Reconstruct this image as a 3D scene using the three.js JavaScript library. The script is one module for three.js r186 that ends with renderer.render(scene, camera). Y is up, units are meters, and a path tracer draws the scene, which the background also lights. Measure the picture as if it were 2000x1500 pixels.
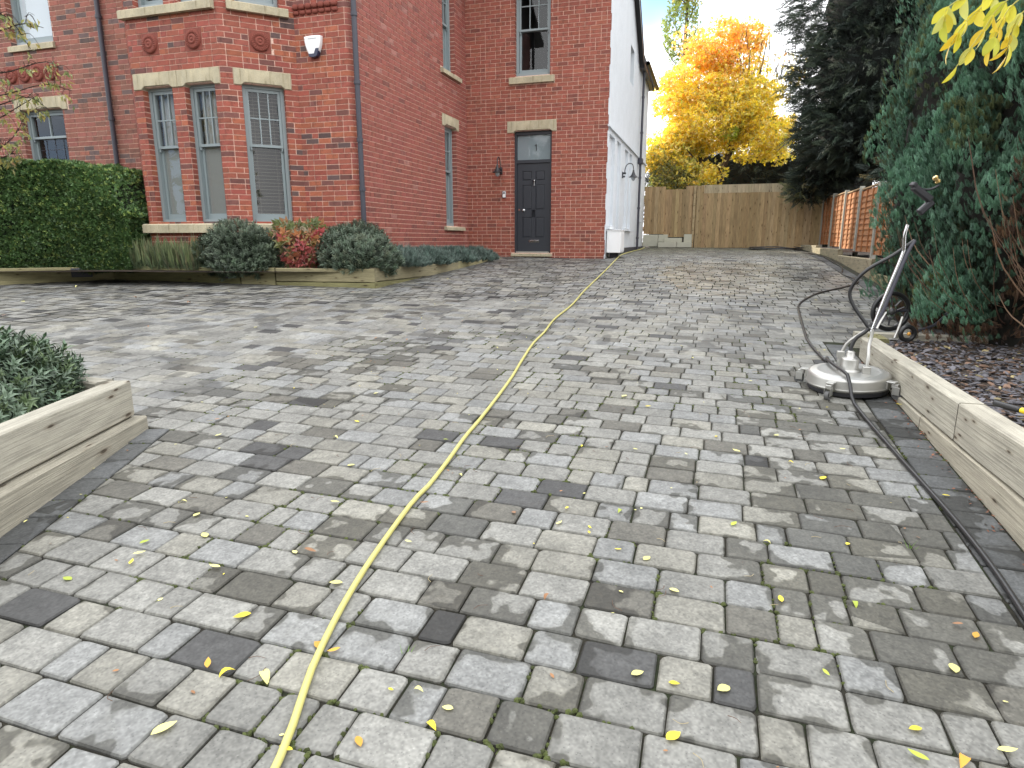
import * as THREE from 'three';
import { mergeGeometries } from 'three/addons/utils/BufferGeometryUtils.js';
import { RoundedBoxGeometry } from 'three/addons/geometries/RoundedBoxGeometry.js';
import { FontLoader } from 'three/addons/loaders/FontLoader.js';
import { TextGeometry } from 'three/addons/geometries/TextGeometry.js';

// ---------------------------------------------------------------- camera, sky, sun, exposure
// The place is laid out on the house: x runs along its front, -z into it, y up, metres.
const scene = new THREE.Scene();
const renderer = new THREE.WebGLRenderer({ antialias: true });
renderer.setSize(1024, 768);
renderer.toneMapping = THREE.LinearToneMapping;
renderer.toneMappingExposure = 1.5;
renderer.shadowMap.enabled = true;
renderer.shadowMap.type = THREE.PCFSoftShadowMap;

const YAW = 17.3 * Math.PI / 180, PITCH = 12.6 * Math.PI / 180, CY = Math.cos(YAW), SY = Math.sin(YAW);
const EYE = [5.764, 1.41, 9.831];
const camera = new THREE.PerspectiveCamera(61.93, 1024 / 768, 0.05, 900);
camera.position.set(...EYE);
camera.lookAt(EYE[0] - SY * Math.cos(PITCH), EYE[1] - Math.sin(PITCH), EYE[2] - CY * Math.cos(PITCH));
scene.add(camera);

function mulberry(a) { return () => { a |= 0; a = a + 0x6D2B79F5 | 0; let t = Math.imul(a ^ a >>> 15, 1 | a); t = t + Math.imul(t ^ t >>> 7, 61 | t) ^ t; return ((t ^ t >>> 14) >>> 0) / 4294967296; }; }
// tileable value noise on an n x n lattice
function lattice(n, seed) { const r = mulberry(seed), a = new Float32Array(n * n); for (let i = 0; i < n * n; i++) a[i] = r(); return a; }
function sample(a, n, x, y) {
  let xi = Math.floor(x), yi = Math.floor(y); let fx = x - xi, fy = y - yi; fx = fx * fx * (3 - 2 * fx); fy = fy * fy * (3 - 2 * fy);
  xi = ((xi % n) + n) % n; yi = ((yi % n) + n) % n; const x1 = (xi + 1) % n, y1 = (yi + 1) % n;
  const p = a[yi * n + xi], q = a[yi * n + x1], r = a[y1 * n + xi], s = a[y1 * n + x1];
  return p + (q - p) * fx + (r - p) * fy + (p - q - r + s) * fx * fy;
}
function noiseField(w, h, octs, seed) { // octs: [[cellsX, cellsY, weight]...], tileable over w x h, mean 0.5
  const out = new Float32Array(w * h); let tot = 0;
  octs.forEach(([cx, cy, wt], k) => {
    const n = Math.max(cx, cy), L = lattice(n, seed + k * 131); tot += wt;
    const at = (x, y) => { let xi = Math.floor(x), yi = Math.floor(y); let fx = x - xi, fy = y - yi; fx = fx * fx * (3 - 2 * fx); fy = fy * fy * (3 - 2 * fy); xi %= cx; yi %= cy; const x1 = (xi + 1) % cx, y1 = (yi + 1) % cy; const p = L[yi * n + xi], q = L[yi * n + x1], r = L[y1 * n + xi], s = L[y1 * n + x1]; return p + (q - p) * fx + (r - p) * fy + (p - q - r + s) * fx * fy; };
    for (let j = 0; j < h; j++) { const y = j / h * cy; for (let i = 0; i < w; i++) out[j * w + i] += wt * at(i / w * cx, y); }
  });
  for (let i = 0; i < out.length; i++) out[i] /= tot;
  return out;
}
const smooth = (a, b, x) => { x = Math.min(1, Math.max(0, (x - a) / (b - a))); return x * x * (3 - 2 * x); };
const clamp = (x, a, b) => Math.min(b, Math.max(a, x)), mix = (a, b, t) => a + (b - a) * t;

const SUN = new THREE.Vector3(-0.66, 0.46, -0.75).normalize();
{ // broken bright cloud with a few blue gaps
  const W = 1024, H = 512, d = new Float32Array(W * H * 4), L = [16, 32, 64].map((n, k) => lattice(n, 900 + k));
  const gap = new THREE.Vector3(0.312 * CY - SY * 1, 0.335, -(0.312 * SY + CY)).normalize();
  const fb = (x, y, z) => { let s = 0, a = 0.5, f = 1.7; for (let k = 0; k < 5; k++) { const l = L[k % 3], n = [16, 32, 64][k % 3]; s += a * (sample(l, n, x * f + z * f * 0.61 + 7 * k, y * f + z * f * 0.79 + 3 * k)); a *= 0.5; f *= 2.03; } return s / 0.97; };
  for (let j = 0; j < H; j++) for (let i = 0; i < W; i++) {
    const el = (j + 0.5) / H * Math.PI - Math.PI / 2, az = ((i + 0.5) / W - 0.5) * 2 * Math.PI;
    const x = Math.cos(el) * Math.cos(az), y = Math.sin(el), z = Math.cos(el) * Math.sin(az), o = (j * W + i) * 4;
    let n = fb(x * 1.2 + 3, y * 1.8 + 5, z * 1.2 + 9);
    const near = smooth(0.03, 0.0, 1 - (x * gap.x + y * gap.y + z * gap.z)) * 0.20;
    const cov = smooth(0.24, 0.40, n - near + 0.06), sh = 0.84 + 0.32 * fb(x * 2.3 + 11, y * 3 + 2, z * 2.3 + 4);
    const hz = 1 - 0.12 * smooth(0.35, 0, y), sun = 1 + 0.5 * Math.pow(Math.max(0, x * SUN.x + y * SUN.y + z * SUN.z), 6);
    const c = 2.05 * sh * hz * sun, b = 1.15;
    d[o] = mix(0.36 * b, c * 0.99, cov); d[o + 1] = mix(0.62 * b, c, cov); d[o + 2] = mix(1.0 * b, c * 1.02, cov); d[o + 3] = 1;
  }
  const t = new THREE.DataTexture(d, W, H, THREE.RGBAFormat, THREE.FloatType);
  t.mapping = THREE.EquirectangularReflectionMapping; t.magFilter = t.minFilter = THREE.LinearFilter; t.needsUpdate = true;
  scene.background = t; scene.environment = t; scene.environmentIntensity = 1; scene.backgroundIntensity = 1;
}
const sun = new THREE.DirectionalLight(new THREE.Color(1, 0.9, 0.74), 5);
sun.position.copy(SUN).multiplyScalar(60); sun.target.position.set(4, 0, -6);
sun.castShadow = true; sun.shadow.radius = 1.5; sun.shadow.mapSize.set(4096, 4096); sun.shadow.bias = -0.0004;
Object.assign(sun.shadow.camera, { left: -24, right: 24, top: 24, bottom: -24, near: 1, far: 140 });
scene.add(sun, sun.target);

// ---------------------------------------------------------------- naming and building helpers
const used = {};
const numbered = (n) => { const k = used[n] = (used[n] ?? -1) + 1; return k ? `${n}_${String(k).padStart(3, '0')}` : n; };
function tag(o, label, category, group, kind) { if (label) o.userData.label = label; if (category) o.userData.category = category; if (group) o.userData.group = group; if (kind) o.userData.kind = kind; return o; }
function thing(name, label, category, [x, y, z] = [0, 0, 0], group, turn = 0) { const g = new THREE.Group(); g.name = numbered(name); g.position.set(x, y, z); g.rotation.y = turn; scene.add(g); return tag(g, label, category, group); }
function part(name, geo, mat, parent, label) { const m = new THREE.Mesh(geo, mat); m.name = numbered(name); if (label) m.userData.label = label; (parent || scene).add(m); return m; }
function sub(name, parent) { const g = new THREE.Group(); g.name = numbered(name); parent.add(g); return g; }
const flat = (g) => (g.index ? g.toNonIndexed() : g);
const V = (x, y, z) => new THREE.Vector3(x, y, z);

class GB { // collects flat-shaded faces with uv in metres and linear vertex colours
  constructor() { this.p = []; this.t = []; this.c = []; }
  tri(a, b, c, col, ua = [0, 0], ub = [0, 0], uc = [0, 0]) { this.p.push(...a, ...b, ...c); this.t.push(...ua, ...ub, ...uc); for (let i = 0; i < 3; i++) this.c.push(...col); }
  quad(a, b, c, d, col, ua, ub, uc, ud) { this.tri(a, b, c, col, ua, ub, uc); this.tri(a, c, d, col, ua, uc, ud); }
  box(x, y, z, sx, sy, sz, col = [1, 1, 1], m = null, uo = 0, vo = 0) { // centre and size; m turns it
    const h = [sx / 2, sy / 2, sz / 2], f = (i, j, k) => { const v = V(x + i * h[0], y + j * h[1], z + k * h[2]); if (m) v.applyMatrix4(m); return [v.x, v.y, v.z]; };
    const q = (A, B, C, D, w, hh, k) => this.quad(A, B, C, D, col, [uo, vo + k], [uo + w, vo + k], [uo + w, vo + k + hh], [uo, vo + k + hh]);
    q(f(-1, -1, 1), f(1, -1, 1), f(1, 1, 1), f(-1, 1, 1), sx, sy, 0); q(f(1, -1, -1), f(-1, -1, -1), f(-1, 1, -1), f(1, 1, -1), sx, sy, .3);
    q(f(1, -1, 1), f(1, -1, -1), f(1, 1, -1), f(1, 1, 1), sz, sy, .6); q(f(-1, -1, -1), f(-1, -1, 1), f(-1, 1, 1), f(-1, 1, -1), sz, sy, .9);
    q(f(-1, 1, 1), f(1, 1, 1), f(1, 1, -1), f(-1, 1, -1), sx, sz, 1.2); q(f(-1, -1, -1), f(1, -1, -1), f(1, -1, 1), f(-1, -1, 1), sx, sz, 1.5);
    return this;
  }
  prism(poly, y0, y1, col, flat = true) { // poly: [[x,z]...] counter-clockwise seen from above
    const n = poly.length; for (let i = 1; i < n - 1; i++) this.tri([poly[0][0], y1, poly[0][1]], [poly[i][0], y1, poly[i][1]], [poly[i + 1][0], y1, poly[i + 1][1]], col, poly[0], poly[i], poly[i + 1]);
    for (let i = 0; i < n; i++) { const a = poly[i], b = poly[(i + 1) % n], l = Math.hypot(a[0] - b[0], a[1] - b[1]); this.quad([a[0], y0, a[1]], [b[0], y0, b[1]], [b[0], y1, b[1]], [a[0], y1, a[1]], col, [0, y0], [l, y0], [l, y1], [0, y1]); }
    return this;
  }
  limb(pts, r0, r1, col, sides = 6, v0 = 0) { // tapered tube through points
    const cv = new THREE.CatmullRomCurve3(pts.map((q) => V(...q))), n = Math.max(2, (pts.length - 1) * 3), fr = cv.computeFrenetFrames(n, false), rings = [];
    for (let i = 0; i <= n; i++) { const c = cv.getPoint(i / n), r = mix(r0, r1, i / n), ring = []; for (let k = 0; k < sides; k++) { const a = k / sides * 2 * Math.PI, d = fr.normals[i].clone().multiplyScalar(Math.cos(a) * r).addScaledVector(fr.binormals[i], Math.sin(a) * r); ring.push([c.x + d.x, c.y + d.y, c.z + d.z]); } rings.push(ring); }
    const len = cv.getLength();
    for (let i = 0; i < n; i++) for (let k = 0; k < sides; k++) { const k1 = (k + 1) % sides; this.quad(rings[i][k], rings[i][k1], rings[i + 1][k1], rings[i + 1][k], col, [k / sides * .3, v0 + i / n * len], [(k + 1) / sides * .3, v0 + i / n * len], [(k + 1) / sides * .3, v0 + (i + 1) / n * len], [k / sides * .3, v0 + (i + 1) / n * len]); }
    return this;
  }
  build() {
    const g = new THREE.BufferGeometry(); g.setAttribute('position', new THREE.Float32BufferAttribute(this.p, 3)); g.setAttribute('uv', new THREE.Float32BufferAttribute(this.t, 2)); g.setAttribute('color', new THREE.Float32BufferAttribute(this.c, 3));
    g.computeVertexNormals(); return g;
  }
}
const mtx = (x, y, z, ry = 0, rx = 0, rz = 0) => new THREE.Matrix4().compose(V(x, y, z), new THREE.Quaternion().setFromEuler(new THREE.Euler(rx, ry, rz, 'YXZ')), V(1, 1, 1));
function tube(pts, r, sides = 8, seg = 10) { return new THREE.TubeGeometry(new THREE.CatmullRomCurve3(pts.map((q) => V(...q)), false, 'catmullrom', 0.5), (pts.length - 1) * seg, r, sides); }
function tone(r, base, dv, dh = 0.03) { const k = 1 + (r() - 0.5) * 2 * dv; return [base[0] * k * (1 + (r() - .5) * dh), base[1] * k * (1 + (r() - .5) * dh), base[2] * k * (1 + (r() - .5) * dh)]; }

// height of the ground: a slope that eases off in front of the door; n is the distance into the house line
const away = (u, n) => 11.1 - SY * u + CY * n;
function slope(D) { if (D < -5) return -0.34; if (D < 14) return 0.068 * D; if (D < 16.5) { const t = D - 14; return 0.952 + 0.068 * t - 0.046 / 5 * t * t; } return 1.0645 + 0.022 * (Math.min(D, 24) - 16.5); }
const gy = (u, n) => slope(away(u, n));

// ---------------------------------------------------------------- textures
function dataTex(w, h, rgb, srgb = true, repeat = [1, 1]) { // rgb(i) -> [r,g,b] 0..1
  const d = new Uint8Array(w * h * 4); for (let i = 0; i < w * h; i++) { const c = rgb(i); d[i * 4] = clamp(c[0], 0, 1) * 255; d[i * 4 + 1] = clamp(c[1], 0, 1) * 255; d[i * 4 + 2] = clamp(c[2], 0, 1) * 255; d[i * 4 + 3] = 255; }
  const t = new THREE.DataTexture(d, w, h); t.wrapS = t.wrapT = THREE.RepeatWrapping; t.magFilter = THREE.LinearFilter; t.minFilter = THREE.LinearMipmapLinearFilter; t.generateMipmaps = true; t.repeat.set(...repeat); if (srgb) t.colorSpace = THREE.SRGBColorSpace; t.needsUpdate = true; return t;
}
const T = {};
{ // brick face: fine grit and kiln marks, 0.5 m tile
  const f = noiseField(512, 512, [[8, 8, .35], [32, 32, .3], [128, 128, .5], [256, 256, .6]], 11), g = noiseField(512, 512, [[12, 6, 1], [40, 20, .6]], 15);
  T.brick = dataTex(512, 512, (i) => { const v = .66 + .42 * f[i] - .12 * smooth(.62, .75, g[i]); return [v, v, v]; }, true, [2, 2]);
  T.brickBump = dataTex(512, 512, (i) => [f[i], f[i], f[i]], false, [2, 2]);
}
{ // sandstone, 1 m tile
  const f = noiseField(512, 512, [[4, 4, .6], [16, 16, .4], [96, 96, .3], [256, 256, .4]], 21), s = noiseField(512, 512, [[40, 3, 1], [90, 5, .6]], 27);
  T.stone = dataTex(512, 512, (i) => { const k = .62 + .34 * f[i] - .14 * smooth(.55, .8, s[i]); return [k, k * (.99 - .03 * s[i]), k * (.97 - .08 * s[i])]; });
}
{ // sawn softwood, grain along u, tile 1.6 x 0.4 m
  const f = noiseField(1024, 512, [[3, 40, .5], [6, 90, .5], [10, 200, .35]], 31), k = noiseField(1024, 512, [[7, 7, .6], [20, 24, .4]], 35), g = noiseField(1024, 512, [[200, 200, 1]], 38), kn = [], r = mulberry(5);
  for (let i = 0; i < 9; i++) kn.push([r() * 1024, r() * 512, 5 + r() * 8]);
  T.wood = dataTex(1024, 512, (i) => {
    const x = i % 1024, y = i / 1024 | 0; let v = .62 + .3 * f[i] + .16 * (k[i] - .5) + .06 * g[i], kd = 0;
    for (const [a, b, c] of kn) { const e = Math.hypot((x - a) * .55, y - b); if (e < c * 3) kd = Math.max(kd, smooth(c * 1.3, c * .5, e) * .75 + .18 * smooth(c * 3, c, e)); }
    const crack = smooth(.66, .72, f[i]) * .18; v *= 1 - kd * .55 - crack; return [v, v * (.985 - kd * .1), v * (.96 - kd * .18)];
  }, true, [1 / 1.6, 1 / .4]);
  T.woodBump = dataTex(1024, 512, (i) => [f[i], f[i], f[i]], false, [1 / 1.6, 1 / .4]);
}
{ // render, soil, bark
  const f = noiseField(512, 512, [[6, 6, .5], [24, 24, .4], [128, 128, .6], [256, 256, .8]], 41);
  T.render = dataTex(512, 512, (i) => { const v = .86 + .12 * f[i]; return [v, v, v]; }, true, [.5, .5]); T.renderBump = dataTex(512, 512, (i) => [f[i], f[i], f[i]], false, [2, 2]);
  const s = noiseField(512, 512, [[10, 10, .5], [40, 40, .7], [120, 120, .8], [250, 250, .6]], 45);
  T.soil = dataTex(512, 512, (i) => { const v = .3 + .9 * (s[i] - .28); return [v, v * .93, v * .84]; }, true, [1, 1]);
  const b = noiseField(256, 512, [[24, 6, .7], [60, 14, .6], [120, 60, .4]], 49);
  T.bark = dataTex(256, 512, (i) => { const v = .35 + .75 * (b[i] - .2); return [v, v * .95, v * .88]; }, true, [4, 1.2]); T.barkBump = dataTex(256, 512, (i) => [b[i], b[i], b[i]], false, [4, 1.2]);
}
const std = (o) => new THREE.MeshStandardMaterial({ roughness: .85, ...o });
const M = {
  brick: std({ map: T.brick, bumpMap: T.brickBump, bumpScale: .002, vertexColors: true, roughness: .86 }),
  mortar: std({ color: new THREE.Color().setRGB(1, .69, .56), map: T.brick, roughness: .95 }),
  stone: std({ color: new THREE.Color().setRGB(.72, .67, .51), map: T.stone, roughness: .9 }),
  terracotta: std({ color: new THREE.Color().setRGB(.30, .075, .05), map: T.brick, roughness: .8 }),
  greyPaint: std({ color: new THREE.Color().setRGB(.24, .285, .295), roughness: .42 }),
  render: std({ color: new THREE.Color().setRGB(.80, .84, .88), map: T.render, bumpMap: T.renderBump, bumpScale: .004, roughness: .92 }),
  blackMetal: std({ color: new THREE.Color().setRGB(.022, .022, .026), roughness: .45 }),
  iron: std({ color: new THREE.Color().setRGB(.045, .045, .06), roughness: .5 }),
  slateBlue: std({ color: new THREE.Color().setRGB(.026, .031, .04), roughness: .45 }),
  glass: new THREE.MeshPhysicalMaterial({ color: 0xffffff, transmission: 1, thickness: 0, roughness: .02, ior: 1.5 }),
  dark: std({ color: new THREE.Color().setRGB(.035, .035, .035), roughness: .95 }),
  sleeper: std({ map: T.wood, bumpMap: T.woodBump, bumpScale: .003, vertexColors: true, roughness: .88 }),
  board: std({ map: T.wood, bumpMap: T.woodBump, bumpScale: .0025, vertexColors: true, roughness: .9 }),
  soil: std({ color: new THREE.Color().setRGB(.16, .12, .09), map: T.soil, bumpMap: T.soil, bumpScale: .02, roughness: 1 }),
  bark: std({ map: T.bark, bumpMap: T.barkBump, bumpScale: .012, vertexColors: true, roughness: .95 }),
  plain: std({ vertexColors: true, roughness: .8 }),
  chrome: std({ color: new THREE.Color().setRGB(.55, .55, .56), metalness: 1, roughness: .18 }),
  alu: std({ color: new THREE.Color().setRGB(.46, .455, .43), metalness: .8, roughness: .45 }),
  white: std({ color: new THREE.Color().setRGB(.82, .82, .82), roughness: .4 }),
  leaf: std({ color: 0xffffff, roughness: .55, side: THREE.DoubleSide }),
  leafThin: new THREE.MeshPhysicalMaterial({ color: 0xffffff, roughness: .95, transmission: .4, thickness: 0, side: THREE.DoubleSide }),
};
// ---------------------------------------------------------------- the driveway of blocks
const drive = tag(new THREE.Group(), 'grey block paved driveway rising towards the brick house', 'driveway', null, 'structure'); drive.name = 'driveway'; scene.add(drive);
const PV = { row: .165, lens: [.243, .165, .122] };
const PT = V(2.38, 0, 6.86), PDIR = [.361, -.933]; // corner and run (u, n) of the timber bed beside the drive
const pavers = []; // {poly [[u,n]..], tone, damp, dist, wet}
{
  const r = mulberry(77);
  const clip = (poly, a, b, c) => { // keep a*u + b*n >= c
    const out = []; for (let i = 0; i < poly.length; i++) { const p = poly[i], q = poly[(i + 1) % poly.length], dp = a * p[0] + b * p[1] - c, dq = a * q[0] + b * q[1] - c; if (dp >= 0) out.push(p); if (dp * dq < 0) { const t = dp / (dp - dq); out.push([mix(p[0], q[0], t), mix(p[1], q[1], t)]); } } return out;
  };
  const area = (p) => { let s = 0; for (let i = 0; i < p.length; i++) { const a = p[i], b = p[(i + 1) % p.length]; s += a[0] * b[1] - b[0] * a[1]; } return s / 2; };
  const block = (u0, u1, n0, n1) => { // rounded tumbled outline
    const fd = away((u0 + u1) / 2, (n0 + n1) / 2) > 7 ? .28 : 1, g = .0022 + r() * .0016, poly = [], c = [[u0 + g, n0 + g, 1, 1], [u1 - g, n0 + g, -1, 1], [u1 - g, n1 - g, -1, -1], [u0 + g, n1 - g, 1, -1]];
    c.forEach(([x, y, sx, sy], k) => { const a = fd * (.007 + r() * r() * .026), b = fd * (.007 + r() * r() * .026), A = [x + sx * a, y], B = [x, y + sy * b], mid = [x + sx * a * .3, y + sy * b * .3]; (k % 2 ? [A, mid, B] : [B, mid, A]).forEach((q) => poly.push([q[0] + (r() - .5) * .004, q[1] + (r() - .5) * .004])); });
    return poly;
  };
  const toneOf = (border) => {
    const x = r(); let b; if (border) b = mix(.13, .24, r()); else b = x < .035 ? mix(.09, .13, r()) : x < .10 ? mix(.17, .24, r()) : x < .42 ? mix(.33, .385, r()) : mix(.37, .47, r());
    const w = r(), warm = border ? [.96, 1.0, 1.03] : x < .035 ? [1, 1, 1] : x < .10 ? [1.05, 1.0, .86] : w < .22 ? [.985, 1.0, .985] : w < .75 ? [1.01, 1.0, .93] : [1.03, 1.0, .875]; return [b * warm[0], b * warm[1], b * warm[2]];
  };
  const put = (poly, border) => { if (poly.length < 3 || Math.abs(area(poly)) < .0025) return; if (area(poly) < 0) poly.reverse(); let cu = 0, cn = 0; for (const p of poly) { cu += p[0] / poly.length; cn += p[1] / poly.length; } pavers.push({ poly, cu, cn, col: toneOf(border), border, damp: r(), h: (r() - .5) * .005, tu: (r() - .5) * .018, tn: (r() - .5) * .018 }); };
  const rightEdge = (n) => n < -2.9 ? 6.845 : 8.02;
  for (let k = 0; ; k++) {
    const n0 = -10.6 + k * PV.row, n1 = n0 + PV.row; if (n0 > 13.1) break;
    let u = (n0 < -6.7 ? 1.9 : -6.6) - r() * .24; const re = rightEdge((n0 + n1) / 2);
    while (u < re) {
      const x = r(), L = PV.lens[x < .52 ? 0 : x < .86 ? 1 : 2] + .001; const u1 = u + L;
      const cu = (u + u1) / 2, cn = (n0 + n1) / 2;
      let keep = true;
      if (cn > 5.05 && cu < 3.4) keep = false;
      if (cn > -.72 && cu < .62 && cn < 5.1) keep = false; if (cn > -1.0 && cu < -2.4) keep = false; if (cu < -4.3 && (cn + 1.0) > (cu + 4.1)) keep = false;
      if (away(cu, cn) < .6) keep = false;
      const X = CY * (cu - EYE[0]) + SY * (cn + EYE[2]), D = away(cu, cn); if (Math.abs(X) > D * .98 + .5) keep = false;
      if (keep) {
        let poly = block(u, u1, n0, n1);
        if (u1 > re - .01) poly = clip(poly, -1, 0, -(re - .004));
        if (cn < -6.8) poly = clip(poly, .933, .361, .933 * 2.38 + .361 * -6.86 + .215);
        put(poly, false);
      }
      u = u1;
    }
  }
  for (let n = -10.4; n < 13; ) { const L = r() < .5 ? .165 : .243, near = n + L / 2 < -2.9, u0 = near ? 6.85 : 8.02; put(block(u0, u0 + .205, n, n + L), true); n += L; }
  for (let t = 0; t < 3.2; ) { const L = [.243, .165, .243, .165][Math.floor(r() * 4)]; const P = block(t, t + L, .003, .205).map(([a, b]) => [2.38 + PDIR[0] * a + .933 * b, -6.86 + PDIR[1] * a + .361 * b]); put(P, true); t += L; }
}
for (const p of pavers) { const D = away(p.cu, p.cn), X = CY * (p.cu - EYE[0]) + SY * (p.cn + EYE[2]), h = EYE[1] - gy(p.cu, p.cn); p.D = Math.hypot(D, X); const ly = Math.atan2(h, D) - PITCH; p.show = Math.abs(X / D) < .86 && ly < .56; p.size = h / Math.pow(p.D, 3); }
// near ground texture: 6.2 m square with grit, moss at the joints and damp that creeps in from them
const N0 = [2.1, -10.1], NS = 6.2;
{
  const S = 2048, grit = noiseField(S, S, [[60, 60, .25], [260, 260, .45], [700, 700, .6], [1024, 1024, .7]], 61), blot = noiseField(S, S, [[9, 9, .5], [26, 26, .55], [70, 70, .35], [180, 180, .2]], 67), big = noiseField(S, S, [[3, 3, 1], [5, 5, .5]], 69);
  const mul = new Float32Array(S * S).fill(.8);
  const px = S / NS;
  for (const p of pavers) {
    let a = 1e9, b = -1e9, c = 1e9, e = -1e9; for (const q of p.poly) { a = Math.min(a, q[0]); b = Math.max(b, q[0]); c = Math.min(c, q[1]); e = Math.max(e, q[1]); }
    if (b < N0[0] || a > N0[0] + NS || e < N0[1] || c > N0[1] + NS) continue;
    const side = smooth(5.4, 6.8, p.cu) * .09 + smooth(-8.2, -9.6, p.cn) * .0, off = (p.damp < .05 ? .12 : p.damp < .16 ? .0 : p.damp < .5 ? -.08 : -.17) + side;
    for (let j = Math.max(0, Math.floor((c - N0[1]) * px) - 2); j < Math.min(S, (e - N0[1]) * px + 2); j++) for (let i = Math.max(0, Math.floor((a - N0[0]) * px) - 2); i < Math.min(S, (b - N0[0]) * px + 2); i++) {
      const u = N0[0] + i / px, n = N0[1] + j / px; let ed = 1; for (let k = 0; k < p.poly.length; k++) { const s = p.poly[k], t = p.poly[(k + 1) % p.poly.length], du = t[0] - s[0], dn = t[1] - s[1], l = Math.hypot(du, dn) || 1; ed = Math.min(ed, ((u - s[0]) * -dn + (n - s[1]) * du) / l); }
      if (ed < -.004) continue;
      const o = j * S + i, w = blot[o] + .10 * smooth(.055, 0, ed) + off + .05 * (big[o] - .5);
      mul[o] = mix(1, .46, smooth(.575, .605, w)) * (1 - .22 * smooth(.012, 0, ed)) * (1 - .10 * smooth(.5, .58, w));
    }
  }
  const pale = noiseField(S, S, [[40, 40, .5], [150, 150, .6]], 73), speck = lattice(2048, 75);
  T.near = dataTex(S, S, (i) => { let v = (.70 + .38 * (grit[i] - .5) + .16 * (blot[i] - .5) + .10 * (pale[i] - .5)) * Math.sqrt(mul[i]); const dk = 1 - mul[i]; if (speck[i] > .990) v += .12; if (speck[i] < .012) v *= .74; return [v, v * (1 - .015 * dk), v * (.99 - .07 * dk)]; });
  T.near.repeat.set(1 / NS, 1 / NS); T.near.offset.set(-N0[0] / NS, -N0[1] / NS);
  T.nearBump = dataTex(1024, 1024, (i) => { const x = (i % 1024) * 2, y = (i / 1024 | 0) * 2, v = grit[y * S + x]; return [v, v, v]; }, false); T.nearBump.repeat.copy(T.near.repeat); T.nearBump.offset.copy(T.near.offset);
  const f = noiseField(1024, 1024, [[10, 10, .4], [30, 30, .5], [120, 120, .4], [400, 400, .5]], 79), st = noiseField(1024, 1024, [[14, 14, .6], [40, 40, .5]], 81);
  T.far = dataTex(1024, 1024, (i) => { const v = (.70 + .5 * (f[i] - .5)) * (1 - .25 * smooth(.60, .66, st[i])); return [v, v, v * .99]; }, true, [1 / 5, 1 / 5]);
  const jm = noiseField(1024, 1024, [[8, 8, .5], [30, 30, .5], [120, 120, .5], [400, 400, .5]], 83);
  T.joint = dataTex(1024, 1024, (i) => { const m = smooth(.5, .58, jm[i]), v = .34 + .3 * (f[i] - .4); return [mix(v, v * .80, m), mix(v * .95, v * .98, m), mix(v * .85, v * .45, m)]; }, true, [1 / 4, 1 / 4]);
}
const paveNear = std({ map: T.near, bumpMap: T.nearBump, bumpScale: .004, vertexColors: true, roughness: .66 });
const paveFar = std({ map: T.far, vertexColors: true, roughness: .62 });
const paveWet = std({ map: T.far, vertexColors: true, roughness: .34 });
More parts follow.
